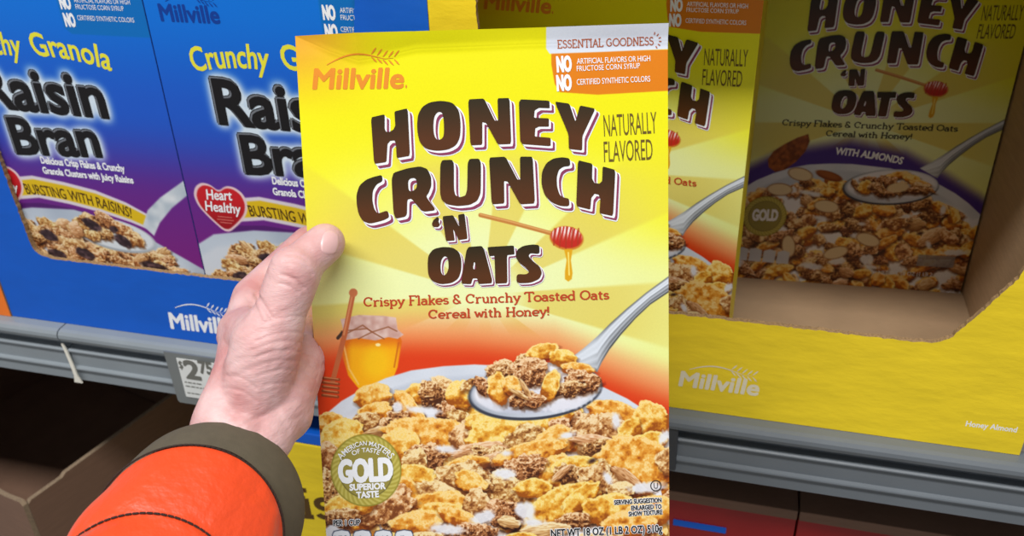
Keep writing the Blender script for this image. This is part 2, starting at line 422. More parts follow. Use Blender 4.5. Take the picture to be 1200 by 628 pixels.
def mix(a, b, t): return np.asarray(a, float)+(np.asarray(b, float)-np.asarray(a, float))*t
def honey_bg(c, almond=False):
    X, Y = c.X, c.Y
    top, mid, pale = [np.array(v, float) for v in ((242, 236, 4), (244, 240, 40), (238, 246, 182))]
    d = np.hypot((X-566)/1.15, Y-345)
    t = (sstep(40, 255, d)*(1-.75*sstep(250, 330, Y)))[..., None]
    col = mix(pale, mid, t); col = col+(top-col)*sstep(230, 100, Y)[..., None]
    ang = np.arctan2(Y-345, X-566)
    ray = sstep(-.15, .15, np.sin(ang*9.0+.6))
    rr = ray*sstep(20, 60, d)*(.35+.65*sstep(235, 120, d))*sstep(150, 215, Y)*sstep(470, 380, Y)
    col = col+(np.array([222, 196, 72.])-col)*(.62*rr)[..., None]
    # warm corner of the print
    k = sstep(470, 340, X)*sstep(150, 40, Y)
    col = col+(np.array([236, 168, 50.])-col)*(.95*k)[..., None]
    if not almond:
        ry = np.interp(X, [340, 380, 480, 554, 650, 700, 740, 790], [398, 396, 386, 388, 398, 418, 434, 452])
        t = sstep(-34, 6, Y-ry)[..., None]; col = mix(col, np.array([240, 158, 96.]), 0*t)+(np.array([238, 160, 100.])-col)*t
        t = sstep(-4, 36, Y-ry)[..., None]; col = col+(np.array([222, 62, 18.])-col)*t
    else:
        ry = np.interp(X, [340, 381, 430, 547, 640, 700, 776, 790], [470, 448, 415, 386, 400, 428, 470, 480])
        t = sstep(-22, 8, Y-ry)[..., None]; col = col+(np.array([74, 50, 140.])-col)*t
    c.C[:] = col
def dipper(c):
    c.line([(563, 252), (600, 261), (648, 274)], 5, (196, 128, 60)); c.line([(563, 251), (600, 260), (648, 273)], 1.6, (232, 180, 110), op=.7)
    stripe = lambda X, Y: mix((196, 40, 26), (250, 236, 232), (sstep(.2, .8, .5+.5*np.sin((X+.2*Y)*1.45))*sstep(284, 270, Y))[..., None])
    c.blob(664, 279, 20, 14, .15, (204, 120, 40), 1.5); c.blob(664, 278, 18.5, 12.5, .15, stripe, 1.2)
    for k in range(5): c.line([(650+k*7, 266+abs(k-2)), (649+k*7, 291-abs(k-2)*2)], 2, (170, 52, 24), op=.7)
    c.poly([(661, 292), (671, 292), (669, 305), (671, 320), (670, 327), (666, 330), (662, 327), (662, 318), (664, 305)], (226, 168, 22), 1.2)
    c.line([(666, 296), (667, 322)], 1.6, (250, 230, 120))
def jar(c):
    body = lambda X, Y: mix((250, 176, 10), (222, 108, 14), np.clip(sstep(24, 38, np.abs(X-438))+.8*sstep(412, 396, Y), 0, 1)[..., None])
    c.poly([(399, 398), (402, 420), (408, 440), (420, 455), (440, 458), (458, 450), (466, 430), (471, 400), (468, 392), (402, 392)], body, 1.5)
    c.blob(441, 425, 16, 18, 0, (252, 206, 20), 12, .6)
    c.line([(403, 405), (409, 432), (420, 450)], 2.2, (252, 214, 150), op=.55); c.line([(467, 402), (462, 430)], 2, (196, 92, 20), op=.7)
    c.poly([(399, 374), (420, 369), (450, 370), (464, 372), (466, 386), (473, 392), (466, 397), (455, 395), (440, 399), (420, 396), (402, 399), (397, 392), (402, 386)], lambda X, Y: mix((228, 200, 190), (196, 150, 138), noise(X, Y, 5, 2)[..., None]), 1.2)
    for p in (((400, 388), (430, 385), (436, 389)), ((436, 389), (455, 383), (465, 388)), ((436, 389), (420, 397)), ((436, 389), (450, 397)), ((404, 392), (425, 381), (436, 389))):
        c.line(p, 1.6, (150, 92, 60), op=.85)
    c.blob(443, 404, 3, 1.8, 0, (255, 240, 170), 1)
    c.line([(396, 396), (401, 390)], 4, (70, 50, 40)); c.line([(414, 343), (404, 392), (390, 446)], 6, (196, 104, 60)); c.line([(413, 345), (403, 392)], 2, (232, 160, 110), op=.7)
    c.blob(414, 343, 5, 5, 0, (206, 120, 74), 1)
    for k in range(5): c.line([(379-k*.2, 443+k*5), (397-k*.3, 445+k*5)], 3.6, (150, 70, 34)); c.line([(380-k*.2, 442+k*5), (396-k*.3, 444+k*5)], 1.2, (226, 150, 100), op=.8)
def spoon(c, dx=0, dy=0):
    up = [(668, 420), (684, 408), (700, 394), (716, 378), (735, 361), (757, 343), (783, 324), (790, 320)]; lo = [(790, 338), (783, 343), (762, 357), (745, 373), (728, 392), (714, 410), (705, 425), (700, 436)]
    def met(X, Y):
        yu = np.interp(X, [p[0] for p in up], [p[1] for p in up]); yl = np.interp(X, [p[0] for p in lo[::-1]], [p[1] for p in lo[::-1]]); t = (Y-yu)/(np.maximum(yl-yu, 1))
        v = np.interp(t, [0, .08, .18, .3, .42, .5, .62, .75, .86, .93, 1], [90, 150, 232, 214, 240, 140, 196, 110, 170, 60, 90])
        v = v+(np.array(228)-v)*sstep(720, 690, X)*.7
        return np.stack([v*.97, v, v*1.04], -1)
    c.poly(up+lo, met, 1.2)
    c.blob(627, 459, 79, 33, -.10, (58, 62, 76), 1.4); c.blob(628, 457, 77, 31.5, -.10, lambda X, Y: mix((206, 212, 224), (150, 158, 172), sstep(640, 560, X)[..., None]*.6), 1.4)
    c.blob(628, 456, 73, 28, -.10, lambda X, Y: mix((236, 236, 244), (196, 200, 216), sstep(466, 484, Y)[..., None]), 2)
HON = [(437, 464, 18, 11, -8, 'C'), (490, 460, 15, 9, -25, 'C'), (520, 452, 16, 9, 20, 'B'), (506, 462, 15, 14, 0, 'K'), (538, 462, 14, 13, 10, 'C'), (552, 450, 13, 6, -20, 'B'),
 (440, 482, 17, 9, -12, 'C'), (480, 478, 22, 8, 48, 'C'), (388, 496, 13, 10, 0, 'C'), (428, 494, 17, 10, -15, 'B'), (462, 494, 17, 12, -30, 'K'), (399, 512, 23, 15, -25, 'C'), (446, 506, 18, 6, -6, 'O'),
 (522, 482, 13, 9, 40, 'K'), (540, 490, 16, 9, 20, 'B'), (382, 535, 14, 14, 0, 'B'), (505, 508, 44, 16, 6, 'C'), (548, 512, 20, 16, 10, 'B'), (470, 525, 22, 17, 20, 'C'), (563, 496, 16, 10, 0, 'C'),
 (600, 512, 44, 22, 0, 'C'), (652, 494, 17, 10, -30, 'C'), (657, 500, 12, 9, 0, 'K'), (618, 514, 26, 15, -12, 'B'), (650, 518, 22, 15, -30, 'C'), (720, 483, 29, 10, 14, 'C'), (703, 502, 28, 17, 0, 'B'),
 (762, 492, 17, 18, -30, 'C'), (738, 505, 14, 10, -60, 'C'), (756, 520, 22, 10, -20, 'C'), (690, 528, 12, 12, 40, 'O'), (694, 516, 24, 7, 4, 'O'), (704, 524, 20, 8, -6, 'K'), (712, 532, 19, 5, -32, 'O'),
 (745, 545, 38, 27, 8, 'C'), (782, 540, 12, 14, 0, 'B'), (500, 535, 22, 14, 10, 'K'), (486, 540, 14, 14, 0, 'B'), (560, 528, 30, 9, -8, 'O'), (578, 536, 24, 12, 10, 'K'), (570, 540, 17, 6, -28, 'O'), (548, 545, 21, 9, -12, 'C'),
 (590, 545, 14, 10, 0, 'K'), (620, 531, 37, 11, -12, 'C'), (655, 556, 18, 21, 20, 'C'), (612, 552, 26, 15, -10, 'K'), (700, 548, 14, 9, 0, 'B'), (672, 546, 24, 9, -12, 'C'), (666, 555, 15, 11, 0, 'K'), (658, 554, 12, 4, -40, 'O'),
 (696, 562, 20, 17, 0, 'B'), (728, 568, 12, 10, 0, 'K'), (737, 562, 22, 7, 38, 'O'), (728, 574, 16, 9, 0, 'B'), (488, 560, 22, 12, 10, 'C'), (590, 572, 28, 17, 12, 'B'), (625, 572, 18, 9, 0, 'C'), (544, 562, 32, 19, 10, 'B'), (552, 564, 16, 10, 20, 'C'),
 (476, 580, 20, 14, 38, 'C'), (510, 574, 22, 9, 12, 'B'), (521, 590, 30, 12, 2, 'C'), (520, 600, 24, 9, 6, 'C'), (452, 592, 34, 20, -18, 'B'), (383, 575, 14, 22, 0, 'K'), (410, 592, 28, 12, -14, 'C'), (400, 606, 20, 10, 0, 'K'),
 (558, 588, 13, 15, 30, 'B'), (488, 613, 26, 12, -4, 'C'), (537, 606, 22, 8, 20, 'C'), (590, 602, 21, 16, -10, 'K'), (597, 612, 12, 6, 10, 'O'), (660, 592, 36, 18, -24, 'C'), (680, 584, 22, 9, -40, 'C'), (715, 598, 28, 16, 0, 'C'), (672, 610, 18, 9, 0, 'K'),
 (760, 600, 24, 15, -20, 'C'), (738, 614, 26, 12, -6, 'C'), (640, 622, 26, 9, -4, 'O'), (555, 624, 28, 10, 0, 'K'), (500, 632, 22, 10, 0, 'B'), (610, 634, 20, 8, 0, 'C'), (700, 634, 30, 10, -6, 'B'), (460, 640, 24, 12, 0, 'C'), (560, 648, 30, 10, 0, 'C'), (660, 648, 30, 10, 0, 'K'), (740, 644, 30, 10, 0, 'C'), (410, 636, 20, 10, 0, 'B')]
SPN = [(566, 452, 13, 8, 50, 'K'), (618, 424, 18, 10, -14, 'K'), (636, 412, 20, 10, -12, 'C'), (588, 434, 16, 12, 0, 'K'), (660, 420, 16, 11, 10, 'C'), (622, 436, 20, 17, 0, 'K'), (584, 456, 13, 20, -8, 'C'), (600, 452, 12, 12, 0, 'C'),
 (676, 432, 20, 8, 6, 'C'), (682, 446, 22, 14, 10, 'K'), (664, 456, 20, 9, -5, 'K'), (645, 452, 10, 20, 18, 'C'), (612, 468, 15, 11, 0, 'K'), (616, 456, 14, 3, 60, 'O'), (628, 470, 12, 8, 0, 'K'), (608, 462, 12, 3, 30, 'O')]
def bowl(c, almond=False):
    rim = [(330, 540), (352, 512), (376, 490), (400, 470), (426, 455), (452, 443), (482, 434), (520, 429), (556, 427), (620, 430), (680, 442), (706, 453), (735, 467), (760, 483), (785, 503), (800, 520), (800, 670), (330, 670)]
    if almond: rim = [(x, y-(6 if y < 600 else 0)) for x, y in rim]
    c.poly(rim, lambda X, Y: mix((228, 234, 244), (190, 198, 212), noise(X, Y, 30, 1)[..., None]*.6), 1.6)
    inner = [(x+(570-x)*.05, y+13) if y < 600 else (x, y) for x, y in rim]
    c.poly(inner, lambda X, Y: mix((196, 204, 218), (240, 240, 246), sstep(470, 500, Y)[..., None]), 5)
    rs = random.Random(5 if almond else 3)
    def limit(x): return np.interp(x, [376, 400, 452, 520, 620, 706, 760, 785], [506, 490, 466, 454, 458, 474, 500, 520])
    for i in range(230):
        x = rs.uniform(372, 790); y = rs.uniform(430, 660)
        if y < limit(x)+6: continue
        c.flake(x, y, rs.uniform(13, 22), rs.uniform(9, 14), rs.uniform(-60, 60), rs.choice('CCCCBBK'), rs.randint(0, 999))
    if almond:
        for i in range(170):
            x = rs.uniform(372, 790); y = 445+rs.random()*210
            if y < limit(x): continue
            c.flake(x, y, rs.uniform(12, 26), rs.uniform(8, 14), rs.uniform(-50, 50), rs.choice('CCBKKO'), rs.randint(0, 999))
    else:
        for i, f in enumerate(HON): c.flake(f[0], f[1], f[2]*(1.24 if f[5] == 'C' else 1.1), f[3]*(1.28 if f[5] == 'C' else 1.12), f[4], f[5], 31+i*7)
    for x, y, rx, ry, a in ((466, 477, 6, 6, 0), (490, 480, 15, 4, .1), (506, 482, 10, 4, 0), (523, 526, 13, 4, .1), (665, 510, 9, 4, -.2), (594, 531, 6, 3, 0), (592, 555, 12, 6, .1), (566, 606, 15, 7, -.3), (616, 598, 12, 9, .4), (758, 571, 20, 6, -.1), (712, 560, 4, 8, -.5), (524, 620, 20, 6, .1), (722, 493, 5, 9, 0), (625, 612, 14, 4, 0), (388, 626, 14, 10, 0), (778, 512, 5, 9, .5)):
        c.blob(x, y, rx, ry, a, (236, 238, 246), 3.5, .92, .22, int(x))
    c.blob(694, 540, 5, 2.5, -.4, (70, 44, 40), 3); c.blob(570, 546, 8, 4, 0, (96, 48, 30), 4, .7)
def seal(c, x=429, y=551, r=40):
    c.blob(x, y, r+1.5, r+2.5, 0, (150, 140, 52), 1.2)
    ring = lambda X, Y: mix((176, 162, 66), (206, 194, 100), (.5+.5*np.sin(np.arctan2(Y-y, X-x)*36+np.hypot(X-x, Y-y)*.9))[..., None])
    c.blob(x, y, r, r+1, 0, ring, 1.2); c.blob(x, y, r*.80, r*.82, 0, (112, 104, 52), 1); c.blob(x, y, r*.77, r*.79, 0, (158, 146, 70), 1)
def top_label(c):
    c.poly([(646, 75), (650, 98), (656, 108), (700, 111), (790, 106), (790, 58), (646, 60)], (226, 128, 4), 1)
    c.poly([(640, 20), (640, 57), (644, 63), (700, 61), (795, 57), (795, 20)], (222, 228, 240), 1)
def nutri(c, n=4):
    c.poly([(372, 606), (388, 614), (500, 640), (500, 670), (370, 670)], (222, 224, 232), 2, .0)
    for k in range(n):
        x = 389+k*24.5
        c.poly([(x, 626), (x+2, 622), (x+11, 620), (x+20, 621.5), (x+22, 625), (x+22.5, 648), (x, 649)], (60, 70, 96), 1); c.poly([(x+1, 626), (x+3, 623), (x+11, 621.3), (x+19, 622.5), (x+21, 626), (x+21.3, 647), (x+1, 648)], (232, 235, 242), .8)
def crease(U, V):
    """dented top edge of the carton: the last centimetre rolls back, a fold runs down at the left corner"""
    vf = np.interp(U, [0, .018, .032, .044, .062, .12, .19], [0, .0085, .0135, .0120, .0085, .0080, .0085])
    d = -.40*np.clip(vf-V, 0, 1)
    d = d-.0004*np.exp(-((V-vf)/.0016)**2)*sstep(.0, .02, U)
    return d+.0005*np.sin(U*62+.6)*sstep(.012, .0, V)+.0012*np.exp(-((U-.0)/.012)**2)*sstep(.07, 0, V)*.5
c = Canvas(W, H, 620, 930, to_sheet)
honey_bg(c); dipper(c); jar(c); bowl(c)
spoon(c)
for i, f in enumerate(SPN): c.flake(*f[:5], f[5], 401+i*7)
c.blob(665, 474, 26, 6, -.22, (232, 232, 242), 3, .9, .3, 3); c.blob(575, 474, 14, 5, .5, (226, 228, 240), 3, .8)
seal(c); top_label(c); nutri(c)
honey_front = c.mesh('honey_front', crease)
honey_front2 = c.mesh('honey_front_flat')
c = Canvas(W, H, 440, 660, to_sheet)
honey_bg(c, True); dipper(c); bowl(c, True)
c.blob(522, 446, 24, 8, .25, (132, 66, 26), 1.5); c.blob(520, 444, 20, 5, .25, (164, 92, 42), 3)
c.poly([(473, 372), (478, 385), (474, 404), (462, 424), (446, 440), (430, 446), (417, 438), (413, 424), (420, 408), (438, 392), (456, 380)], lambda X, Y: mix((176, 96, 40), (108, 52, 20), noise(X+Y, Y-X, 7, 3)[..., None]), 1.5)
c.line([(466, 384), (440, 404), (424, 432)], 1.5, (110, 50, 20), op=.6)
for x, y, a in ((473, 447, .2), (528, 503, .1), (443, 478, 0), (477, 585, 1.3), (610, 560, .3), (560, 590, -.4)):
    c.blob(x, y, 22, 12, a, (150, 100, 60), 2); c.blob(x, y, 20.5, 10.5, a, (232, 210, 168), 2)
spoon(c)
for i, f in enumerate(SPN): c.flake(628+(f[0]-628)*.95, 456+(f[1]-446)*.62, f[2]*.95, f[3]*.68, f[4], 'K' if i % 2 else f[5], 601+i*7)
c.blob(640, 458, 18, 9, -.2, (232, 206, 160), 2); seal(c, 426, 531, 36)
for k in range(4):
    x = 387+k*24.5; c.poly([(x, 598), (x+10, 594), (x+21, 597), (x+21.5, 620), (x, 620)], (214, 218, 228), 1)
c.poly([(700, 580), (762, 578), (762, 600), (700, 602)], (140, 140, 150), 1, .8)
top_label(c)
almond_front = c.mesh('almond_front')

# ---- hand-drawn title letters (coordinates of enlarged drafting squares: origin and scale, then outline)
def Z(ox, oy, k, pts): return [(ox+x/k, oy+y/k) for x, y in pts]
T = []                                      # (loops, y_top, y_bottom)
a = (420, 90, 4.833); b = (560, 90, 4.833); d = (410, 170, 4.833); e = (570, 170, 4.833); g = (490, 230, 4.186)
def gl(fr, outer, inner=None, k=.07, it=2):
    T.append([chaikin(Z(*fr, outer), k, it)]+([chaikin(Z(*fr, inner), .22, 2)] if inner else []))
gl(a, [(72, 230), (150, 212), (150, 295), (158, 311), (178, 312), (200, 298), (210, 275), (205, 196), (280, 178), (293, 447), (218, 460), (213, 378), (205, 360), (182, 362), (166, 380), (160, 482), (90, 493)])
gl(a, [(333, 270), (338, 215), (362, 170), (405, 144), (470, 135), (535, 146), (570, 190), (580, 260), (577, 340), (555, 387), (510, 412), (445, 420), (382, 408), (348, 370), (336, 320)], [(425, 275), (430, 225), (448, 200), (470, 198), (482, 222), (486, 290), (484, 335), (470, 354), (448, 357), (434, 342), (427, 315)], .2)
gl(a, [(622, 128), (712, 123), (772, 248), (792, 248), (788, 122), (856, 120), (866, 380), (790, 383), (724, 262), (702, 256), (702, 385), (635, 388)])
gl(b, [(232, 127), (405, 135), (407, 178), (345, 176), (322, 190), (318, 232), (402, 235), (402, 282), (345, 282), (325, 292), (322, 338), (412, 345), (412, 393), (240, 380)])
gl(b, [(435, 140), (518, 152), (552, 255), (578, 162), (665, 180), (592, 335), (590, 417), (515, 408), (513, 325)])
gl(d, [(183, 168), (187, 204), (152, 222), (131, 258), (128, 310), (139, 362), (160, 388), (215, 368), (225, 408), (190, 426), (115, 445), (75, 430), (50, 388), (40, 335), (38, 282), (55, 228), (95, 194), (140, 178)], None, .18)
gl(d, [(235, 160), (330, 130), (400, 120), (440, 135), (461, 180), (462, 230), (448, 268), (432, 292), (490, 368), (412, 378), (350, 302), (326, 308), (324, 403), (250, 418)], [(330, 205), (342, 189), (368, 185), (380, 202), (380, 240), (362, 258), (334, 262)], .14)
gl(d, [(513, 85), (590, 82), (590, 250), (598, 284), (625, 295), (655, 285), (665, 250), (668, 78), (743, 76), (742, 270), (722, 315), (680, 338), (610, 345), (550, 335), (521, 310), (511, 270)], None, .14)
gl(e, [(15, 70), (108, 65), (176, 195), (192, 195), (190, 65), (262, 65), (275, 330), (192, 335), (120, 206), (100, 203), (102, 330), (30, 335)])
gl(e, [(472, 75), (475, 118), (435, 122), (410, 140), (398, 182), (400, 235), (415, 283), (440, 297), (468, 302), (470, 346), (420, 345), (370, 325), (330, 283), (311, 220), (314, 150), (340, 100), (380, 75), (430, 68)], None, .18)
gl(e, [(518, 85), (600, 105), (598, 190), (612, 214), (640, 218), (655, 203), (658, 120), (730, 140), (717, 402), (640, 385), (645, 305), (635, 280), (612, 275), (594, 298), (588, 365), (508, 345)])
gl(g, [(96, 99), (76, 115), (67, 135), (74, 150), (99, 151), (109, 138), (100, 124), (104, 108)], None, .18)
gl(g, [(120, 97), (172, 92), (202, 148), (197, 90), (228, 84), (243, 208), (200, 214), (172, 160), (180, 216), (137, 219)])
gl(g, [(47, 335), (50, 290), (74, 258), (120, 247), (170, 250), (202, 272), (213, 312), (212, 362), (199, 402), (165, 425), (110, 431), (70, 416), (50, 385)], [(110, 340), (115, 308), (131, 291), (147, 302), (151, 350), (141, 378), (126, 389), (113, 374)], .2)
gl(g, [(240, 248), (320, 242), (368, 425), (297, 430), (290, 402), (268, 402), (260, 430), (210, 428)], [(276, 312), (286, 356), (268, 357)], .1)
gl(g, [(340, 248), (470, 240), (473, 284), (436, 288), (438, 425), (379, 428), (375, 291), (350, 293)])
gl(g, [(595, 238), (596, 283), (550, 278), (541, 291), (560, 315), (596, 342), (608, 375), (595, 405), (550, 424), (483, 426), (483, 380), (530, 382), (545, 371), (531, 351), (496, 326), (478, 295), (485, 262), (515, 242), (560, 235)], None, .18)
title_mat = print_mat('title_ink', .45, .01)
def title_col(i):
    pts = T[i][0]; y0 = min(p[1] for p in pts); y1 = max(p[1] for p in pts)
    def f(x, y):
        t = min(1, max(0, (y-y0)/(y1-y0)/.75)); return (40+44*t, 32+12*t, 8+4*t)
    return f
def honey_lettering(disp, almond=False):
    """all lettering of one carton as named part builders"""
    out = {}
    L = Letters(to_face, W, H, disp); out['title_lettering'] = (L, True)
    for i, loops in enumerate(T):
        k = .62 if i >= 11 else 1.0
        c8 = [(math.cos(q)*1.5*k, math.sin(q)*1.5*k) for q in [j*math.pi/4 for j in range(8)]]
        for q in c8: L.poly(loops, INK['white'], 1.0, shift=(5.0*k+q[0], 5.4*k+q[1]))
    for i, loops in enumerate(T):
        k = .62 if i >= 11 else 1.0
        for s_ in (4.9, 4.0): L.poly(loops, INK['plum'], 1.8, shift=(s_*k, s_*1.08*k))
    for i, loops in enumerate(T):
        k = .62 if i >= 11 else 1.0
        for s_ in (2.5, 1.6, .8): L.poly(loops, INK['white'], 2.4, shift=(s_*k, s_*1.08*k))
    for i, loops in enumerate(T): L.poly(loops, title_mat, 3.2, colf=title_col(i))
    L = Letters(to_face, W, H, disp); out['tagline'] = (L, False)
    tc = INK['charcoal'] if almond else INK['red']
    L.text('Crispy Flakes & Crunchy Toasted Oats', (426, 359), (714, 350), 10.5, tc, 1.5, slab=True, wd=.155)
    L.text('Cereal with Honey!', (502, 373), (645, 369), 10, tc, 1.5, slab=True, wd=.155)
    L = Letters(to_face, W, H, disp); out['flavor_note'] = (L, False)
    L.text('NATURALLY', (708, 160), (770, 156), 25, INK['taupe'], 1.5, lean=.02, spacing=.98)
    L.text('FLAVORED', (708, 190), (765, 187), 24, INK['taupe'], 1.5, lean=.02, spacing=.98)
    L = Letters(to_face, W, H, disp); out['brand_logo'] = (L, False)
    L.text('Millville', (367, 104), (472, 103), 23, INK['orange'], 1.5, lean=.10, fat=1.15)
    L.text('.', (475, 103), (477, 103), 23, INK['orange'], 1.5)
    stalk(L, 383, 76, 461, 68, INK['orange'], 1)
    L = Letters(to_face, W, H, disp); out['claims_lettering'] = (L, False)
    L.text('ESSENTIAL GOODNESS', (653, 56.5), (766, 52.5), 9, INK['rust'], 1.5, slab=True, wd=.12)
    for an in range(-80, 70, 28):
        q = math.radians(an); ribbon(L, [(765+7*math.cos(q), 48+7*math.sin(q)), (765+10*math.cos(q), 48+10*math.sin(q))], 1.2, INK['rust'], 1.5)
    L.text('NO', (653, 84), (670, 83), 17, INK['white'], 1.5, bold=.03, fat=.5); L.text('NO', (653, 106), (670, 105), 17, INK['white'], 1.5, bold=.03, fat=.5)
    L.text('ARTIFICIAL FLAVORS OR HIGH', (676, 75), (762, 71.5), 6.4, INK['white'], 1.5, bold=.004, spacing=.95); L.text('FRUCTOSE CORN SYRUP', (676, 83.5), (750, 80), 6.2, INK['white'], 1.5, bold=.004)
    L.text('CERTIFIED SYNTHETIC COLORS', (676, 99.5), (762, 95.5), 6.6, INK['white'], 1.5, bold=.004)
    L = Letters(to_face, W, H, disp); out['gold_seal_lettering'] = (L, False)
    if almond:
        L.text('GOLD', (405, 540), (449, 537), 20, INK['white'], 1.5, bold=.03, fat=.6)
    else:
        L.text('GOLD', (398, 565), (460, 562), 25, INK['white'], 1.5, bold=.012, fat=1.5)
        L.text('SUPERIOR', (410, 574.5), (452, 572.5), 7, INK['white'], 1.5, bold=.02, fat=.3); L.text('TASTE', (418, 583.5), (444, 582), 7, INK['white'], 1.5, bold=.02, fat=.3)
        L.text('AMERICAN MASTERS', (400, 539), (457, 538), 5, INK['white'], 1.5, bold=.01, sag=17); L.text('OF TASTE', (414, 534), (444, 533), 5, INK['white'], 1.5, bold=.01, sag=4)
    if almond:
        L = Letters(to_face, W, H, disp); out['banner_lettering'] = (L, False)
        L.text('WITH ALMONDS', (524, 405), (637, 415), 12, INK['white'], 1.5, bold=.02, sag=2, fat=.3)
    if not almond:
        LS_, LN, LW, LC = [Letters(to_face, W, H, disp) for _ in range(4)]
        out['serving_note'] = (LS_, False); out['nutrition_label'] = (LN, False); out['weight_note'] = (LW, False); out['certification_mark'] = (LC, False)
        for f, m, lf in ((.9, INK['white'], 1.2), (.25, INK['black'], 2.6)):
            LS_.text('SERVING SUGGESTION', (720, 591), (775, 588), 5, m, lf, fat=f); LS_.text('ENLARGED TO', (740, 597.5), (775, 595.5), 5, m, lf, fat=f); LS_.text('SHOW TEXTURE', (737, 604.5), (776, 602), 5, m, lf, fat=f)
            LN.text('PER 1 CUP', (391, 616), (422, 615), 6.5, m, lf, fat=f)
            LW.text('NET WT 18 OZ (1 LB 2 OZ) 510g', (646, 629), (776, 623), 8.5, m, lf, fat=f, bold=.005)
        for k, s_ in enumerate(('150', '0g', '160', '7g')):
            LN.text(s_, (392+k*24.5+(0, 4, 0, 4)[k], 637), (408+k*24.5-(0, 3, 0, 3)[k], 636.5), 9, INK['black'], 1.8, bold=.015)
        ring = [(768.6+6*math.cos(q), 569+6*math.sin(q)) for q in [i*math.pi/12 for i in range(25)]]; ribbon(LC, ring, 1.2, INK['charcoal'], 1.8)
        LC.text('U', (766.2, 572.5), (771, 572.3), 7, INK['charcoal'], 1.8)
    else:
        L = Letters(to_face, W, H, disp); out['weight_note'] = (L, False)
        L.text('NET WT 18 OZ (1 LB 2 OZ) 510g', (640, 624), (770, 618), 7, INK['white'], 1.5)
    return out
def ribbon(L, pts, wd, m, lift):
    V = []; n = len(pts)
    for i, p in enumerate(pts):
        q0 = pts[max(0, i-1)]; q1 = pts[min(n-1, i+1)]; dx, dy = q1[0]-q0[0], q1[1]-q0[1]; l = math.hypot(dx, dy) or 1
        w = wd[i] if isinstance(wd, (list, tuple)) else wd
        V += [(p[0]-dy/l*w/2, p[1]+dx/l*w/2), (p[0]+dy/l*w/2, p[1]-dx/l*w/2)]
    L.add((V, [(2*i, 2*i+1, 2*i+3, 2*i+2) for i in range(n-1)]), m, lift)
def stalk(L, x0, y0, x1, y1, m, s, up=-1):
    """ear of grain over the maker's name: long bowed stalk and two rows of husks"""
    w = x1-x0
    pts = [(x0+w*t, y0+(y1-y0)*t+up*w*.13*math.sin(math.pi*min(1, t*1.15))*(1-t*.3)) for t in [i/16 for i in range(17)]]
    ribbon(L, pts, [w*.006+w*.018*math.sin(math.pi*min(1, t/16+.1)) for t in range(17)], m, 1.5)
    for k in range(5):
        t = .66+.085*k; x = x0+w*t; y = y0+(y1-y0)*t+up*w*.13*math.sin(math.pi*min(1, t*1.15))*(1-t*.3)
        for sg, ln in ((up, .085), (-up, .07)):
            q = [(x+w*.015, y+sg*w*.02), (x+w*.06, y+sg*w*.035+sg*w*ln*.5), (x+w*.09, y+sg*w*.03+sg*w*ln)]
            ribbon(L, q, [w*.012, w*.026, w*.008], m, 1.5)
HLET = {True: None, False: None}
carton_yellow = mat('carton_board_yellow', (232, 214, 20), .45, .04, 60, .05, 500)
carton_purple = mat('carton_board_purple', (40, 74, 168), .45, .04, 60, .05, 500)
carton_edge = mat('raw_board_edge', (206, 190, 150), .8, .1, 300)
honey_print = print_mat('honey_carton_print', .38, .05)
def carton(root, front, fmat, body_mat, w, h, dep, letters=(), grid=None):
    o = link('front_panel', front, root)
    if not front.materials: front.materials.append(fmat)
    g = .0007
    bm = bmesh.new(); box_bm(bm, -w/2+g/3, w/2-g/3, g+.0025 if grid else g, dep, .0005, h-.003 if grid else h-.0006, .0008)
    me = bpy.data.meshes.new('carton_body'); bm.to_mesh(me); bm.free(); link('carton_body', me, root, [body_mat])
    box('top_flap', -w/2+.001, w/2-.001, .004, dep*.62, h-.003, h-.0018, body_mat, root, .0003)
    if grid:                                  # raw edges of the front board folding over the dented top
        V = []; n = 60
        for i in range(n+1):
            u = w*i/n; dd = float(grid(np.array(u), np.array(0.))); V += [(u-w/2, dd, h), (u-w/2, dd+.0035, h-.0002-.0006*math.sin(i*.9)**2), (u-w/2, dd+.006, h-.003)]
        F = [(3*i+j, 3*i+3+j, 3*i+4+j, 3*i+1+j) for i in range(n) for j in (0, 1)]
        me = bpy.data.meshes.new('folded_edge'); me.from_pydata(V, [], F); link('folded_edge', me, root, [carton_edge], True)
    for nm, (L, at) in letters.items():
        L.build(nm, root, at)

def rotz(a): return Matrix.Rotation(a, 3, 'Z')
# held carton
M3 = Matrix([list(r) for r in HM])
base = Vector(HT)+M3 @ Vector((W/2, 0, -H))+Vector((0, 0, Z0))
held = empty('cereal_box', 'bright yellow honey oat cereal box held up in the hand', 'cereal box', base, M3)
carton(held, honey_front, honey_print, carton_yellow, W, H, .055, honey_lettering(crease), crease)
# honey carton in the display case
ya = math.radians(-3.66)
flat = empty('cereal_box', 'yellow honey oat cereal box in the yellow case, half hidden by the held box', 'cereal box',
             Vector((-.18655, .58764, -.40555+Z0))+rotz(ya) @ Vector((W/2, 0, 0)), rotz(ya))
carton(flat, honey_front2, honey_print, carton_yellow, W, H, .055, honey_lettering(None))
ya = math.radians(3.58)
alm = empty('cereal_box', 'shadowed yellow cereal box with almonds, deepest in the yellow case', 'cereal box',
            Vector((.0006, .7079, -.40555+Z0))+rotz(ya) @ Vector((W/2, 0, 0)), rotz(ya))
carton(alm, almond_front, honey_print, carton_yellow, W, H, .055, honey_lettering(None, True))

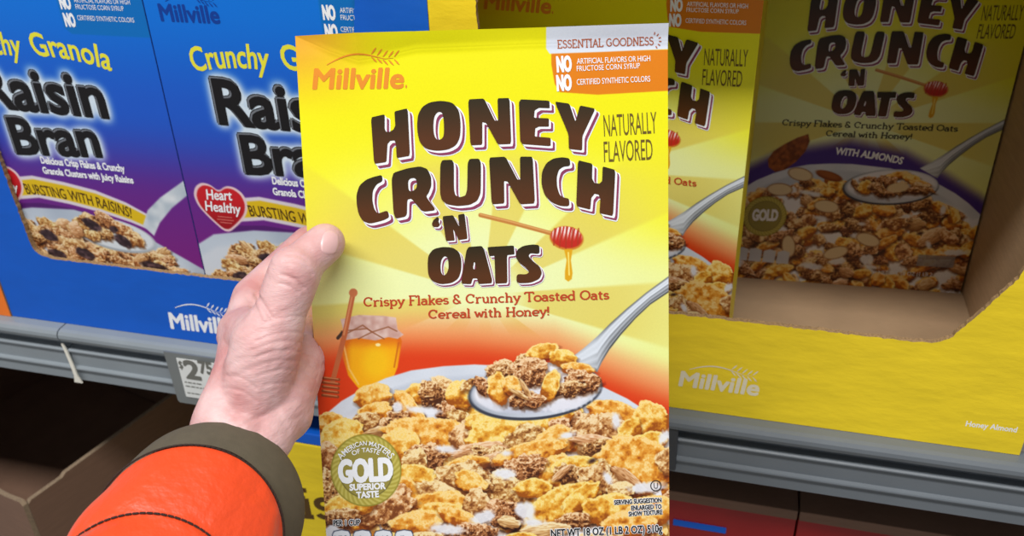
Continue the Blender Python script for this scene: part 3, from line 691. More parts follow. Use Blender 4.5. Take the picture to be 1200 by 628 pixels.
# ================================================================== RAISIN BRAN CARTONS (sheet unit: mm from left, mm above bottom)
RW, RH = .1955, .2844
c = Canvas(RW, RH, 420, 610, lambda U, V: (U*1000, (RH-V)*1000))
X, Y = c.X, c.Y
t1 = sstep(195, 120, Y+ (X-98)*.0)[..., None]; t0 = sstep(275, 190, Y)[..., None]
c.C[:] = mix(mix((4, 118, 226), (30, 92, 208), t0), (96, 44, 148), t1)
t2 = sstep(165, 60, Y)[..., None]; c.C[:] = mix(c.C, np.array((124, 30, 128.)), t2)
k = sstep(60, 20, np.hypot(X-150, (Y-150)*.9))[..., None]
# top right claims block
c.poly([(128, 250), (133, 246), (200, 246), (200, 290), (128, 290)], (0, 112, 196), 1); c.poly([(126, 271), (200, 273), (200, 290), (126, 290)], (206, 220, 240), 1, .0)
# white glow round the name
mask = np.zeros(X.shape)
for body, p0, p1, cap in (('Raisin', (39.5, 188), (145, 186), 31.5), ('Bran', (53, 151), (130, 154.5), 28.5)):
    V, F = text_tris(body, .014, .98); x0 = min(v[0] for v in V); x1 = max(v[0] for v in V)
    for f in F:
        q = [(p0[0]+(p1[0]-p0[0])*(V[i][0]-x0)/(x1-x0), p0[1]+(p1[1]-p0[1])*(V[i][0]-x0)/(x1-x0)+V[i][1]/CAP*cap) for i in f]
        w_ = c.win(min(v[0] for v in q)-1, min(v[1] for v in q)-1, max(v[0] for v in q)+1, max(v[1] for v in q)+1)
        if w_ is None: continue
        ins = np.zeros(X[w_].shape, bool)
        for i in range(len(q)):
            (ax_, ay_), (bx_, by_) = q[i], q[(i+1) % len(q)]
            if ay_ != by_: ins ^= ((ay_ > Y[w_]) != (by_ > Y[w_])) & (X[w_] < (bx_-ax_)*(Y[w_]-ay_)/(by_-ay_)+ax_)
        mask[w_] = np.maximum(mask[w_], ins)
def blur(m, r, it=3):
    for _ in range(it):
        for ax_ in (0, 1):
            cs = np.cumsum(np.concatenate([np.zeros_like(m.take([0], ax_)), np.pad(m, [(r, r) if k_ == ax_ else (0, 0) for k_ in (0, 1)], mode='edge')], ax_), ax_)
            n_ = m.shape[ax_]; m = (cs.take(range(2*r+1, 2*r+1+n_), ax_)-cs.take(range(0, n_), ax_))/(2*r+1)
    return m
glow = np.clip(blur(np.clip(blur(mask, 5, 2)*6, 0, 1), 5)*1.35, 0, 1)
c.C[:] = c.C+(np.array([220, 236, 250.])-c.C)*glow[..., None]
# yellow ribbon
rib = lambda o: [(38, 119+o), (60, 122.5+o), (88, 119.5+o), (115, 115+o), (140, 108+o*.9), (157, 101+o*.75)]
c.poly([(x, y) for x, y in rib(10)]+[(x, y) for x, y in rib(-9)[::-1]], (226, 216, 226), 1.2)
c.poly([(x, y) for x, y in rib(7)]+[(x, y) for x, y in rib(-6)[::-1]], (228, 190, 26), 1.2)
c.poly([(30, 106), (60, 109), (90, 107), (120, 100), (150, 88), (150, 84), (120, 96), (90, 102), (60, 104), (30, 100)], (84, 28, 110), 1)
# bowl
c.poly([(-5, 84), (15, 97), (50, 104), (90, 106), (120, 100), (155, 86), (200, 62), (200, -5), (-5, -5)], lambda X, Y: mix((212, 222, 234), (176, 188, 206), noise(X, Y, 20, 1)[..., None]), 1.5)
c.poly([(-5, 74), (15, 86), (50, 93), (90, 95), (120, 90), (150, 76), (200, 50), (200, -5), (-5, -5)], (214, 220, 230), 4)
def rflake(x, y, rx, ry, a, kd, sd):
    k_ = .45; Xs, Ys = c.X, c.Y; c.X, c.Y = Xs/k_, -Ys/k_; c.grain = 1; c.flake(x/k_, -y/k_, rx/k_, ry/k_, a, kd, sd); c.X, c.Y = Xs, Ys
rs = random.Random(8)
c.grain = .42
for i in range(620):
    x = rs.uniform(0, 196); y = 96-96*(i/620)+rs.uniform(-6, 6)
    if y > np.interp(x, [0, 14, 24, 50, 85, 100, 140, 160, 175, 196], [40, 62, 82, 92, 93, 84, 78, 76, 56, 50]): continue
    rflake(x, y, rs.uniform(5, 10), rs.uniform(3.5, 6), rs.uniform(-60, 60), rs.choice('BBBKKO'), rs.randint(0, 999))
def raisin(x, y, rx, ry, a):
    c.blob(x, y, rx, ry, a, lambda X, Y: mix((44, 28, 34), (112, 84, 88), (noise(X, Y, 2.4, 4)**2)[..., None]), 1.2, 1, .10, int(x))
for r_ in ((58, 80, 8, 5, -.3), (60, 62, 9, 5, -.2), (88, 66, 9, 5, -.3), (150, 62, 12, 4, -.1), (30, 62, 7, 4, .4), (120, 50, 8, 5, 0), (75, 50, 8, 5, .2), (160, 40, 8, 5, 0), (36, 40, 8, 5, 0)): raisin(*r_)
# spoon
c.poly([(150, 98), (158, 112), (172, 124), (196, 140), (200, 131), (180, 116), (166, 102), (158, 90)], lambda X, Y: mix((232, 236, 240), (176, 190, 204), noise(X, Y, 6, 2)[..., None]), 1.2)
c.blob(120, 87, 38, 14.5, -.12, (170, 178, 186), 1.2); c.blob(120, 88, 36.5, 13.3, -.12, (222, 228, 234), 1.5)
for i, f in enumerate(((92, 92, 8, 7, 0, 'B'), (104, 96, 12, 7, 20, 'B'), (118, 98, 12, 6, 30, 'K'), (130, 92, 10, 7, 20, 'B'), (140, 86, 9, 6, 30, 'B'), (112, 86, 9, 5, 0, 'K'), (100, 84, 8, 5, 10, 'B'), (132, 82, 8, 5, 0, 'B'), (86, 88, 6, 8, 0, 'O'))): rflake(*f, 77+i*5)
raisin(103, 94, 9, 4.5, -.45); raisin(128, 82, 8, 5, -.5); raisin(122, 92, 4, 3, 0)
# heart
hp = [(27, 98.5), (15, 110), (7, 120), (5, 129), (8, 136), (14, 140), (21, 139), (27, 134), (34, 139), (41, 138.5), (47, 134), (49.5, 126), (47, 117), (39, 108)]
c.poly(chaikin(hp, .22), (236, 206, 210), 1)
c.poly(chaikin([(27+(x-27)*.9, 121+(y-121)*.9) for x, y in hp], .22), lambda X, Y: mix((206, 30, 40), (160, 14, 26), sstep(130, 102, Y)[..., None]), 1)
raisin_front = c.mesh('raisin_front')
rf = lambda x, y: (x/1000, RH-y/1000)
def raisin_lettering():
    out = {}
    L = Letters(rf, RW, RH); out['title_lettering'] = (L, False)
    up = (0, 1)
    for sh, m, lf, ft in (((-.5, .4), INK['black'], 1.2, 1.5), ((-.35, .3), INK['grey'], 1.8, .95), ((.45, -.45), INK['black'], 2.6, .6)):
        L.text('Raisin', (39.5, 188), (145, 186), 31.5, m, lf, bold=.014, fat=ft, up=up, shift=sh, spacing=.98)
        L.text('Bran', (53, 151), (130, 154.5), 28.5, m, lf, bold=.014, fat=ft, up=up, shift=sh, spacing=.98)
    L = Letters(rf, RW, RH); out['variety_lettering'] = (L, False)
    L.text('Crunchy', (28, 224), (85, 228), 16, INK['yellow'], 1.5, bold=.008, fat=.25, up=up, sag=2.2)
    L.text('Granola', (97, 229), (158, 221), 16, INK['yellow'], 1.5, bold=.008, fat=.25, up=up, sag=2.6)
    L = Letters(rf, RW, RH); out['tagline'] = (L, False)
    L.text('Delicious Crisp Flakes & Crunchy', (73, 144), (147, 143), 5.6, INK['white'], 1.5, bold=.02, fat=.12, up=up); L.text('Granola Clusters with Juicy Raisins', (72, 135.5), (152, 134), 5.4, INK['white'], 1.5, bold=.02, fat=.12, up=up)
    L = Letters(rf, RW, RH); out['ribbon_lettering'] = (L, False)
    L.text('BURSTING WITH RAISINS!', (50, 116), (142, 104), 8.6, INK['brown'], 1.5, bold=.01, up=up, sag=3.6)
    L = Letters(rf, RW, RH); out['brand_logo'] = (L, False)
    L.text('Millville', (11, 258), (55, 258), 11, INK['navy'], 1.5, lean=-.02, fat=.5, up=up); stalk(L, 17, 271, 52, 272, INK['navy'], 1, 1)
    L = Letters(rf, RW, RH); out['claims_lettering'] = (L, False)
    for y in (263.5, 251.5): L.text('NO', (130, y), (138.5, y), 8.5, INK['white'], 1.5, bold=.03, fat=.25, up=up)
    L.text('ARTIFICIAL FLAVORS OR HIGH', (142, 268), (186, 268), 3.2, INK['white'], 1.5, up=up); L.text('FRUCTOSE CORN SYRUP', (142, 263.5), (180, 263.5), 3.2, INK['white'], 1.5, up=up); L.text('CERTIFIED SYNTHETIC COLORS', (141, 256), (186, 256), 3.2, INK['white'], 1.5, up=up)
    L = Letters(rf, RW, RH); out['heart_lettering'] = (L, False)
    L.text('Heart', (16, 126.5), (37, 127.5), 8, INK['white'], 1.5, lean=.12, up=up, fat=.2); L.text('Healthy', (13, 117), (42, 117), 8, INK['white'], 1.5, lean=.12, up=up, fat=.2)
    for k_, (a_, b_) in enumerate(((22, 34), (21, 35), (23, 33))): ribbon(L, [(a_, 113-k_*2.4), (b_, 113-k_*2.4)], .9, INK['brick'], 1.5)
    return out
raisin_print = print_mat('raisin_carton_print', .34, .04)
r2 = empty('cereal_box', 'raisin bran cereal box with its whole red heart badge showing, beside the hand', 'cereal box', (-.3959+RW/2, .5222, -.40545+Z0))
carton(r2, raisin_front, raisin_print, carton_purple, RW, RH, .07, raisin_lettering())
r1 = copy_tree(r2); r1.location.x -= .1965
r1['label'] = 'raisin bran cereal box with its spoon in full view, cut by the left edge'

# ================================================================== DISPLAY CASES
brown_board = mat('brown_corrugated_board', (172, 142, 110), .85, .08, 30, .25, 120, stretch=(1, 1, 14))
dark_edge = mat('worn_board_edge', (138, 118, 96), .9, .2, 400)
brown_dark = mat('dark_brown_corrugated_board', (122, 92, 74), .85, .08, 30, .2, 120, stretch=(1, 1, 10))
yellow_board = mat('yellow_printed_corrugated_board', (238, 208, 40), .5, .06, 16, .9, 18, stretch=(1, 1, 2.5), spec=.3)
blue_board = mat('blue_printed_corrugated_board', (14, 92, 200), .45, .05, 25, .2, 40, stretch=(1, 1, 2), spec=.3)
orange_board = mat('orange_printed_corrugated_board', (240, 120, 30), .5, .05, 25, .2, 40)
edge_board = mat('cut_board_edge', (150, 120, 84), .9, .45, 900)
SH = -.4085+Z0                              # shelf top
def jag(pts, step=.0022, amp=.0005, seed=1):
    rs = random.Random(seed); out = []
    for (x0, z0), (x1, z1) in zip(pts[:-1], pts[1:]):
        n = max(1, int(math.hypot(x1-x0, z1-z0)/step))
        for i in range(n):
            t = i/n; out.append((x0+(x1-x0)*t+rs.uniform(-amp, amp), z0+(z1-z0)*t+rs.uniform(-amp, amp)))
    out.append(pts[-1]); return out
def arc(cx, cz, r, a0, a1, n=8): return [(cx+r*math.cos(math.radians(a0+(a1-a0)*i/n)), cz+r*math.sin(math.radians(a0+(a1-a0)*i/n))) for i in range(n+1)]
def case(root, x0, x1, cut, ztop, fm, depth, t=.0045):
    """corrugated display case standing on the shelf: cut-away front, two sides, floor, back and top"""
    yf = .5175
    outline = [(x0, SH), (x1, SH), (x1, ztop)]+cut+[(x0, ztop)]
    sheet('front_panel', outline, yf, yf+.004, [fm, edge_board, brown_board], root)
    for a_, b_ in ((x0, x0+t), (x1-t, x1)): box('side_panel', a_, b_, yf+.0041, yf+depth, SH, ztop, brown_board, root)
    box('floor_panel', x0+t, x1-t, yf+.0041, yf+depth, SH, SH+.0029, brown_board, root)
    box('back_panel', x0+t, x1-t, yf+depth, yf+depth+.004, SH, ztop, brown_board, root)
    box('top_panel', x0, x1, yf, yf+depth, ztop, ztop+.004, brown_board, root)
# yellow case
yc = empty('display_case', 'yellow cut-away display case with brown inside, holding the almond cereal box', 'display case', (0, .5175, SH))
def z_(v): return v+Z0
cut = [(.178, z_(-.105)), (.1705, z_(-.262)), (.1660, z_(-.278)), (.1432, z_(-.3163)), (.1375, z_(-.3245)), (.1300, z_(-.3290)), (.1200, z_(-.3300)), (.009, z_(-.3296)), (-.10, z_(-.3297)), (-.122, z_(-.3270)), (-.1400, z_(-.3100)), (-.160, z_(-.2750)), (-.1625, z_(-.260)), (-.1627, z_(-.105))]
case(yc, -.1932, .1965, jag(cut), z_(-.103), yellow_board, .30)
wl = lambda x, z: (x, z)                    # world x, world z straight onto the case front
class Front(Letters):
    def add(s, tris, material, lift, colf=None):
        V, F = tris; b_ = len(s.V); s.k += 1; y = s.y0-(lift*1e-4+s.k*1.5e-6)
        if material not in s.mats: s.mats.append(material)
        mi = s.mats.index(material)
        for (x, yy) in V: s.V.append((x, y, yy)); s.C.append((0, 0, 0))
        for f in F: s.F.append(tuple(b_+i for i in f)); s.M.append(mi)
def flet(y0): L = Front(None, 0, 0); L.y0 = y0; return L
faded = ink('faded_white', (226, 216, 190))
L = flet(.5175); L.text('Millville', (-.0262, z_(-.3885)), (.0272, z_(-.3882)), .0125, faded, 1, lean=.1, fat=.0006, up=(0, 1)); stalk(L, -.020, z_(-.3735), .022, z_(-.3725), faded, 1, 1); L.build('brand_logo', yc)
L = flet(.5175); L.text('Honey Almond', (.1600, z_(-.3905)), (.1905, z_(-.3902)), .0042, INK['white'], 1, bold=.02, up=(0, 1)); L.build('variety_note', yc)
for ch in yc.children: ch.matrix_parent_inverse = yc.matrix_world.inverted() if False else Matrix.Translation((0, -.5175, -SH))
# blue case
bc = empty('display_case', 'blue corrugated display case with a cut-away front holding the raisin bran boxes', 'display case', (-.393, .5175, SH))
cut = [(-.2400, z_(-.105)), (-.2412, z_(-.128)), (-.2450, z_(-.160)), (-.250, z_(-.260)), (-.252, z_(-.325)), (-.262, z_(-.3425)), (-.275, z_(-.3452)), (-.3686, z_(-.3451)), (-.5349, z_(-.3447)), (-.5440, z_(-.3430)), (-.5492, z_(-.3385)), (-.5510, z_(-.330)), (-.5538, z_(-.2615)), (-.5600, z_(-.105))]
case(bc, -.5957, -.1936, jag(cut, seed=5), z_(-.103), blue_board, .30, .003)
L = flet(.5175); L.text('Millville', (-.4365, z_(-.3985)), (-.3800, z_(-.3968)), .0150, INK['white'], 1, lean=.08, fat=.0007, up=(0, 1)); stalk(L, -.428, z_(-.3775), -.384, z_(-.3765), INK['white'], 1, 1); L.build('brand_logo', bc)
for ch in bc.children: ch.matrix_parent_inverse = Matrix.Translation((.393, -.5175, -SH))
# orange case, only its right end in view
oc = empty('display_case', 'orange corrugated display case, just its lower right corner at the left edge', 'display case', (-.75, .5175, SH))
cut = [(-.640, z_(-.17)), (-.645, z_(-.33)), (-.88, z_(-.33)), (-.885, z_(-.17))]
sheet('front_panel', [(-.93, SH), (-.5965, SH), (-.5965, z_(-.17))]+cut+[(-.93, z_(-.17))], .5165, .5205, [orange_board, edge_board, brown_board], oc)
for a_ in (-.93, -.601): box('side_panel', a_, a_+.0042, .5206, .80, SH, z_(-.17), brown_board, oc)
box('floor_panel', -.9255, -.6015, .5206, .80, SH, SH+.003, brown_board, oc)
box('back_panel', -.93, -.5965, .8001, .804, SH, z_(-.17), brown_board, oc)
for ch in oc.children: ch.matrix_parent_inverse = Matrix.Translation((.75, -.5175, -SH))

# ================================================================== SHELVES
rail_m = mat('grey_painted_shelf_steel', (134, 142, 148), .38, .04, 30, .04, 400, spec=.5)
rail_d = mat('dark_grey_shelf_steel', (104, 110, 116), .4, .04, 30, .04, 400, spec=.5)
deck_m = mat('shelf_deck_steel', (120, 120, 118), .5, .05, 30)
def shelf(x0, x1, m, label):
    r = empty('shelf', label, 'shelf', ((x0+x1)/2, .52, SH))
    off = Matrix.Translation((-(x0+x1)/2, -.52, -SH))
    ps = [box('deck', x0, x1, .522, .94, SH-.022, SH-.0002, deck_m, r)]
    z = lambda v: v+Z0
    nose = [(.5215, z(-.4087)), (.5100, z(-.4090)), (.5070, z(-.4100)), (.5052, z(-.4125)), (.5048, z(-.4155)), (.5062, z(-.4190)), (.5095, z(-.4218)), (.5140, z(-.4230)), (.5215, z(-.4232))]
    ps.append(extrude_x('shelf_nose', nose, x0, x1, m, r))
    rail = [(.5215, z(-.4233)), (.5180, z(-.4233)), (.5178, z(-.4300)), (.5110, z(-.4305)), (.5100, z(-.4315)), (.5100, z(-.4325)), (.5125, z(-.4335)), (.5125, z(-.4480)), (.5098, z(-.4490)), (.5094, z(-.4500)), (.5098, z(-.4512)), (.5122, z(-.4520)), (.5122, z(-.4635)), (.5135, z(-.4648)), (.5215, z(-.4648))]
    ps.append(extrude_x('price_rail', rail, x0, x1, m, r))
    for p in ps: p.matrix_parent_inverse = off
    return r
shelf(-1.45, -.5425, rail_m, 'grey steel shelf edge at the far left, ending at the seam with the white clip')
sb = shelf(-.5412, -.0335, rail_m, 'grey steel shelf under the blue display case, carrying the price tag')
sc = shelf(-.0322, .95, rail_d, 'dark grey steel shelf under the yellow display case at the right')
o = box('end_cap', -.0335, -.0235, .5075, .5215, z_(-.4590), z_(-.4200), mat('black_plastic', (52, 54, 58), .4), sc, .001)
o.matrix_parent_inverse = Matrix.Translation((-(-.0322+.95)/2, -.52, -SH))
# white clip in the seam
bm = bmesh.new()
pts = [(-.5440, .5090, z_(-.424)), (-.5420, .5085, z_(-.432)), (-.5402, .5080, z_(-.444)), (-.5390, .5075, z_(-.456)), (-.5386, .5075, z_(-.4635))]
ws = [.0010, .0014, .0016, .0018, .0040]; prev = None
for (x, y, zz), w_ in zip(pts, ws):
    cur = [bm.verts.new((x+sx*w_, y+sy, zz)) for sx, sy in ((-1, 0), (1, 0), (1, .0012), (-1, .0012))]
    if prev:
        for i in range(4): bm.faces.new((prev[i], prev[(i+1) % 4], cur[(i+1) % 4], cur[i]))
    else: bm.faces.new(cur)
    prev = cur
bm.faces.new(prev[::-1]); bmesh.ops.recalc_face_normals(bm, faces=bm.faces)
me = bpy.data.meshes.new('shelf_clip'); bm.to_mesh(me); bm.free()
tag(link('shelf_clip', me, None, [mat('white_plastic', (226, 222, 210), .4)]), 'thin white plastic clip hanging across the rail at the shelf seam', 'clip')
# price tag
pt = empty('price_tag', 'grey price tag holder with a white label reading 2.75 on the shelf edge', 'price tag', (-.42, .505, z_(-.4765)))
off = Matrix.Translation((.42, -.505, -z_(-.4765)))
hold = [(-.4380, z_(-.4120)), (-.3720, z_(-.4120)), (-.3720, z_(-.4635)), (-.4350, z_(-.4635)), (-.4365, z_(-.4615))]
ps = [sheet('tag_holder', hold, .5030, .5046, [mat('grey_translucent_plastic', (116, 120, 120), .3), rail_d, rail_d], pt)]
ps.append(sheet('paper_label', [(-.4268, z_(-.4165)), (-.3770, z_(-.4165)), (-.3770, z_(-.4555)), (-.4268, z_(-.4555))], .5024, .5029, [mat('label_paper', (222, 224, 222), .6)]*3, pt))
L = flet(.5024)
L.text('$', (-.4257, z_(-.4262)), (-.4224, z_(-.4262)), .0072, INK['greytext'], 1, up=(0, 1), fat=.0003); L.text('2', (-.4210, z_(-.4353)), (-.4080, z_(-.4353)), .0175, INK['greytext'], 1, bold=.01, fat=.0009, up=(0, 1)); L.text('75', (-.4070, z_(-.4280)), (-.3950, z_(-.4280)), .0118, INK['greytext'], 1, bold=.01, fat=.0006, up=(0, 1))
for zz, x1 in ((-.4400, -.408), (-.4440, -.398), (-.4510, -.412)):
    x = -.4245
    rs = random.Random(int(-zz*1e4))
    while x < x1:
        w_ = rs.uniform(.002, .005); ribbon(L, [(x, z_(zz)), (x+w_, z_(zz))], .0012, INK['greytext'], 1); x += w_+.0009
ps.append(L.build('price_lettering', pt))
for p in ps: p.matrix_parent_inverse = off

# ---- lower shelf: brown open case at the left, yellow case, red cases at the right
LS = -.80+Z0
lower = empty('shelf', 'dark lower steel shelf beneath the price rail carrying the brown, yellow and red cases', 'shelf', (-.2, .5, LS))
p = box('deck', -1.45, .95, .47, .94, LS-.03, LS-.0005, deck_m, lower); p.matrix_parent_inverse = Matrix.Translation((.2, -.5, -LS))
p = box('shelf_edge', -1.45, .95, .462, .4695, LS-.05, LS-.0005, rail_d, lower, .002); p.matrix_parent_inverse = Matrix.Translation((.2, -.5, -LS))
ang = math.radians(15)
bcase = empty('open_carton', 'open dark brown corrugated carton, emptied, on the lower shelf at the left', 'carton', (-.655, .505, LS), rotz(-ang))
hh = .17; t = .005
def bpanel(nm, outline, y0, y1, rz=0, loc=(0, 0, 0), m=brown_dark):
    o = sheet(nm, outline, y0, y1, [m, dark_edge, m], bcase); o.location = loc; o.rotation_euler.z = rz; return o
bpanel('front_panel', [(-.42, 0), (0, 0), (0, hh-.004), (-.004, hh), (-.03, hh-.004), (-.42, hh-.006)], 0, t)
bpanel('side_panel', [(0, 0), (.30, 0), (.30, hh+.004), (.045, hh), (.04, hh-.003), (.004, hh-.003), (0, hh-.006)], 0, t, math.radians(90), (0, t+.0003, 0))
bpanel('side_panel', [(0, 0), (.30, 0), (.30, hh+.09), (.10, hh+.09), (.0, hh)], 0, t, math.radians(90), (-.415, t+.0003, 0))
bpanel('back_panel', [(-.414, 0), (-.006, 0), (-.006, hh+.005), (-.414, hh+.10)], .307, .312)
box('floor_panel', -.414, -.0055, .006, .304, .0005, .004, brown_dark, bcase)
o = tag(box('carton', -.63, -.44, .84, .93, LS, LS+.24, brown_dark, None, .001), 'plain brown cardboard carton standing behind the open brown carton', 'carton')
# yellow case on the lower shelf
lc = empty('display_case', 'yellow case with big brown serif letters, between the sleeve and held box', 'display case', (-.24, .52, LS))
ps = []
ytop = z_(-.492)
bm = bmesh.new(); box_bm(bm, -.43, -.08, .520, .80, LS, ytop-.012, .0015); me = bpy.data.meshes.new('case_body'); bm.to_mesh(me); bm.free(); ps.append(link('case_body', me, lc, [yellow_board]))
ps.append(box('top_band', -.43, -.08, .520, .80, ytop-.0118, ytop, blue_board, lc, .001))
L = flet(.5200)
L.text('rais', (-.3985, z_(-.5980)), (-.3165, z_(-.5870)), .037, INK['brown'], 1, up=(0, 1), slab=True, wd=.16)
L.text('rai', (-.3800, z_(-.6460)), (-.3190, z_(-.6380)), .037, INK['brown'], 1, up=(0, 1), slab=True, wd=.16)
LWORD = L
ps.append(L.build('lettering', lc))
for p in ps: p.matrix_parent_inverse = Matrix.Translation((.24, -.52, -LS))
red_board = mat('dark_red_printed_board', (150, 20, 22), .5, .08, 20)
for i, (x0, x1, lab) in enumerate(((-.075, .0715, 'dark red case with a small blue label on the lower shelf'), (.073, .40, 'dark red case without a label on the lower shelf at the bottom right'))):
    rc = empty('display_case', lab, 'display case', ((x0+x1)/2, .555, LS), group='red cases on the lower shelf')
    off = Matrix.Translation((-(x0+x1)/2, -.555, -LS))
    zt = z_(-.520)
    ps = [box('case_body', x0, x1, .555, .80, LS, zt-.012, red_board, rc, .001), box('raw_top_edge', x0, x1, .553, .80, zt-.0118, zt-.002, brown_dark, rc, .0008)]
    if i == 0: ps.append(sheet('blue_label', [(-.024, z_(-.5600)), (.019, z_(-.5600)), (.019, z_(-.5540)), (-.024, z_(-.5540))], .5540, .5549, [blue_board]*3, rc))
    for p in ps: p.matrix_parent_inverse = off

# ================================================================== SETTING
tag(box('wall_back', -1.45, .95, .945, .965, 0, 2.3, mat('gondola_back_steel', (96, 92, 86), .6, .05, 20), None), kind='structure')
tag(box('floor', -3, 3, -3, 2, -.02, 0, mat('shop_floor_tile', (150, 146, 138), .4, .06, 4), None), kind='structure')
base_k = tag(box('trim_1', -1.45, .95, .50, .94, 0, .14, rail_d, None), kind='structure')

# ================================================================== HAND AND SLEEVE
person = empty('person', 'person in an orange quilted jacket, left hand gripping the held cereal box', 'person', P3(220, 628, .405))
pinv = Matrix.Translation(-person.location)
def capsule(bm, A, B, ra, rb, seg=20):
    d = (B-A); L = d.length; d = d/L
    u = d.orthogonal().normalized(); v = d.cross(u)
    rings = []
    for i in range(1, 7): q = -math.pi/2+math.pi/2*i/6; rings.append((A+d*ra*math.sin(q), ra*math.cos(q)))
    for i in range(0, 6): q = math.pi/2*i/6; rings.append((B+d*rb*math.sin(q), rb*math.cos(q)))
    s0 = bm.verts.new(A-d*ra); s1 = bm.verts.new(B+d*rb); prev = None
    for cpt, r in rings:
        cur = [bm.verts.new(cpt+(u*math.cos(2*math.pi*k/seg)+v*math.sin(2*math.pi*k/seg))*r) for k in range(seg)]
        for k in range(seg):
            if prev is None: bm.faces.new((s0, cur[(k+1) % seg], cur[k]))
            else: bm.faces.new((prev[k], prev[(k+1) % seg], cur[(k+1) % seg], cur[k]))
        prev = cur
    for k in range(seg): bm.faces.new((s1, prev[k], prev[(k+1) % seg]))
def J(x, y, dd, r): return (P3(x, y, dd), r)
chains = [
 [J(262, 545, .448, .014), J(262, 500, .446, .0165), J(288, 438, .462, .0165), J(294, 392, .487, .0165), J(299, 350, .506, .0130), J(362, 285, .530, .0105), J(400, 272, .5375, .0092), J(436, 270, .5385, .0080)],
 [J(296, 470, .452, .0180), J(312, 405, .449, .0180), J(330, 362, .449, .0132), J(346, 318, .4495, .0134), J(360, 303, .454, .0108), J(381, 285, .4590, .0104)],
 [J(284, 556, .448, .014), J(307, 517, .447, .0152), J(331, 468, .462, .0165), J(346, 425, .483, .0165), J(352, 385, .502, .0150)],
 [J(272, 548, .448, .016), J(284, 508, .447, .0180), J(306, 450, .468, .0205), J(318, 400, .492, .0180), J(322, 370, .508, .0135), J(372, 318, .536, .0105), J(410, 306, .5415, .0092), J(444, 304, .5430, .0080)],
 [J(334, 420, .505, .0140), J(378, 358, .540, .0105), J(414, 348, .5460, .0090), J(446, 346, .5475, .0080)],
 [J(346, 450, .500, .0130), J(386, 402, .545, .0092), J(414, 394, .5510, .0080), J(440, 392, .5530, .0070)],
 [J(299, 350, .506, .0130), J(322, 370, .508, .0135)], [J(322, 370, .508, .0135), J(334, 420, .505, .0140)], [J(334, 420, .505, .0140), J(346, 450, .500, .0130)],
 [J(312, 405, .455, .0170), J(290, 392, .487, .0165)], [J(322, 402, .458, .0135), J(306, 396, .488, .0140)], [J(312, 430, .462, .0190), J(340, 440, .478, .0170)],
 [J(290, 470, .455, .0190), J(325, 480, .462, .0190)],
]
bm = bmesh.new()
for ch in chains:
    for (A, ra), (B, rb) in zip(ch[:-1], ch[1:]): capsule(bm, A, B, ra, rb)
me = bpy.data.meshes.new('hand_raw'); bm.to_mesh(me); bm.free()
ho = bpy.data.objects.new('hand_raw', me); COL.objects.link(ho)
md = ho.modifiers.new('r', 'REMESH'); md.mode = 'VOXEL'; md.voxel_size = .0009; md.use_smooth_shade = True
sm = ho.modifiers.new('s', 'SMOOTH'); sm.factor = .6; sm.iterations = 16
dg = bpy.context.evaluated_depsgraph_get(); dg.update()
hm = bpy.data.meshes.new_from_object(ho.evaluated_get(dg)); bpy.data.objects.remove(ho)
hm.name = 'hand'
# sculpt: thumb knuckle creases, tendon lines
pts = np.zeros(len(hm.vertices)*3, np.float32); hm.vertices.foreach_get('co', pts); pts = pts.reshape(-1, 3)
nr = np.zeros(len(hm.vertices)*3, np.float32); hm.vertices.foreach_get('normal', nr); nr = nr.reshape(-1, 3)
rel = (pts-np.array([0, 0, Z0]))@CR.T; sx = 600+FPX*rel[:, 0]/rel[:, 2]; sy = 314+FPX*rel[:, 1]/rel[:, 2]
off_ = np.zeros(len(pts))
def groove(p0, p1, wd, dep, bow=0):
    global off_
    n = 24; best = np.full(len(pts), 1e9)
    for i in range(n+1):
        t_ = i/n; x = p0[0]+(p1[0]-p0[0])*t_+bow*math.sin(math.pi*t_)*(p1[1]-p0[1])/50; y = p0[1]+(p1[1]-p0[1])*t_-bow*math.sin(math.pi*t_)*(p1[0]-p0[0])/50
        best = np.minimum(best, np.hypot(sx-x, sy-y))
    front = rel[:, 2] < .50
    off_ -= dep*np.exp(-(best/wd)**2)*front
for p0, p1, wd, dep, bw in (((330, 322), (356, 338), 2.0, .0008, 6), ((333, 306), (366, 322), 1.8, .0006, 8), ((336, 298), (360, 306), 1.6, .0005, 6), ((328, 332), (350, 344), 1.6, .0004, 5),
    ((300, 345), (318, 372), 2.6, .0010, 0), ((296, 352), (306, 376), 2, .0006, 0), ((290, 348), (298, 366), 2, .0005, 0),
    ((262, 440), (300, 455), 2, .0004, 6), ((258, 455), (300, 470), 2, .0004, 6), ((300, 400), (365, 392), 1.6, .0005, 5), ((296, 410), (366, 404), 1.6, .0004, 5), ((298, 420), (368, 417), 1.6, .0005, 6), ((300, 430), (368, 430), 1.6, .0004, 6), ((302, 441), (370, 444), 1.6, .0004, 7), ((306, 380), (366, 372), 1.4, .0004, 4), ((310, 452), (366, 460), 1.6, .0004, 6)):
    groove(p0, p1, wd, dep, bw)
off_ += .0004*np.exp(-(np.hypot(sx-345, sy-316)/13)**2)
# fine cross-creases of the palm edge and tendon ripples of the wrist
al_ = (sx-300)*.45+(sy-400)*.9; ac_ = (sx-300)*.9-(sy-400)*.45
off_ -= .00048*np.clip(noise(al_+2000, ac_*.22+900, 7, 2)-.45, 0, 1)*sstep(335, 375, sy)*(rel[:, 2] < .52)*1.6
off_ -= .0004*np.clip(noise(ac_+2000, al_*.18+700, 12, 5)-.5, 0, 1)*sstep(430, 480, sy)*2
pts = pts+nr*off_[:, None]; hm.vertices.foreach_set('co', pts.ravel().astype(np.float32)); hm.update()
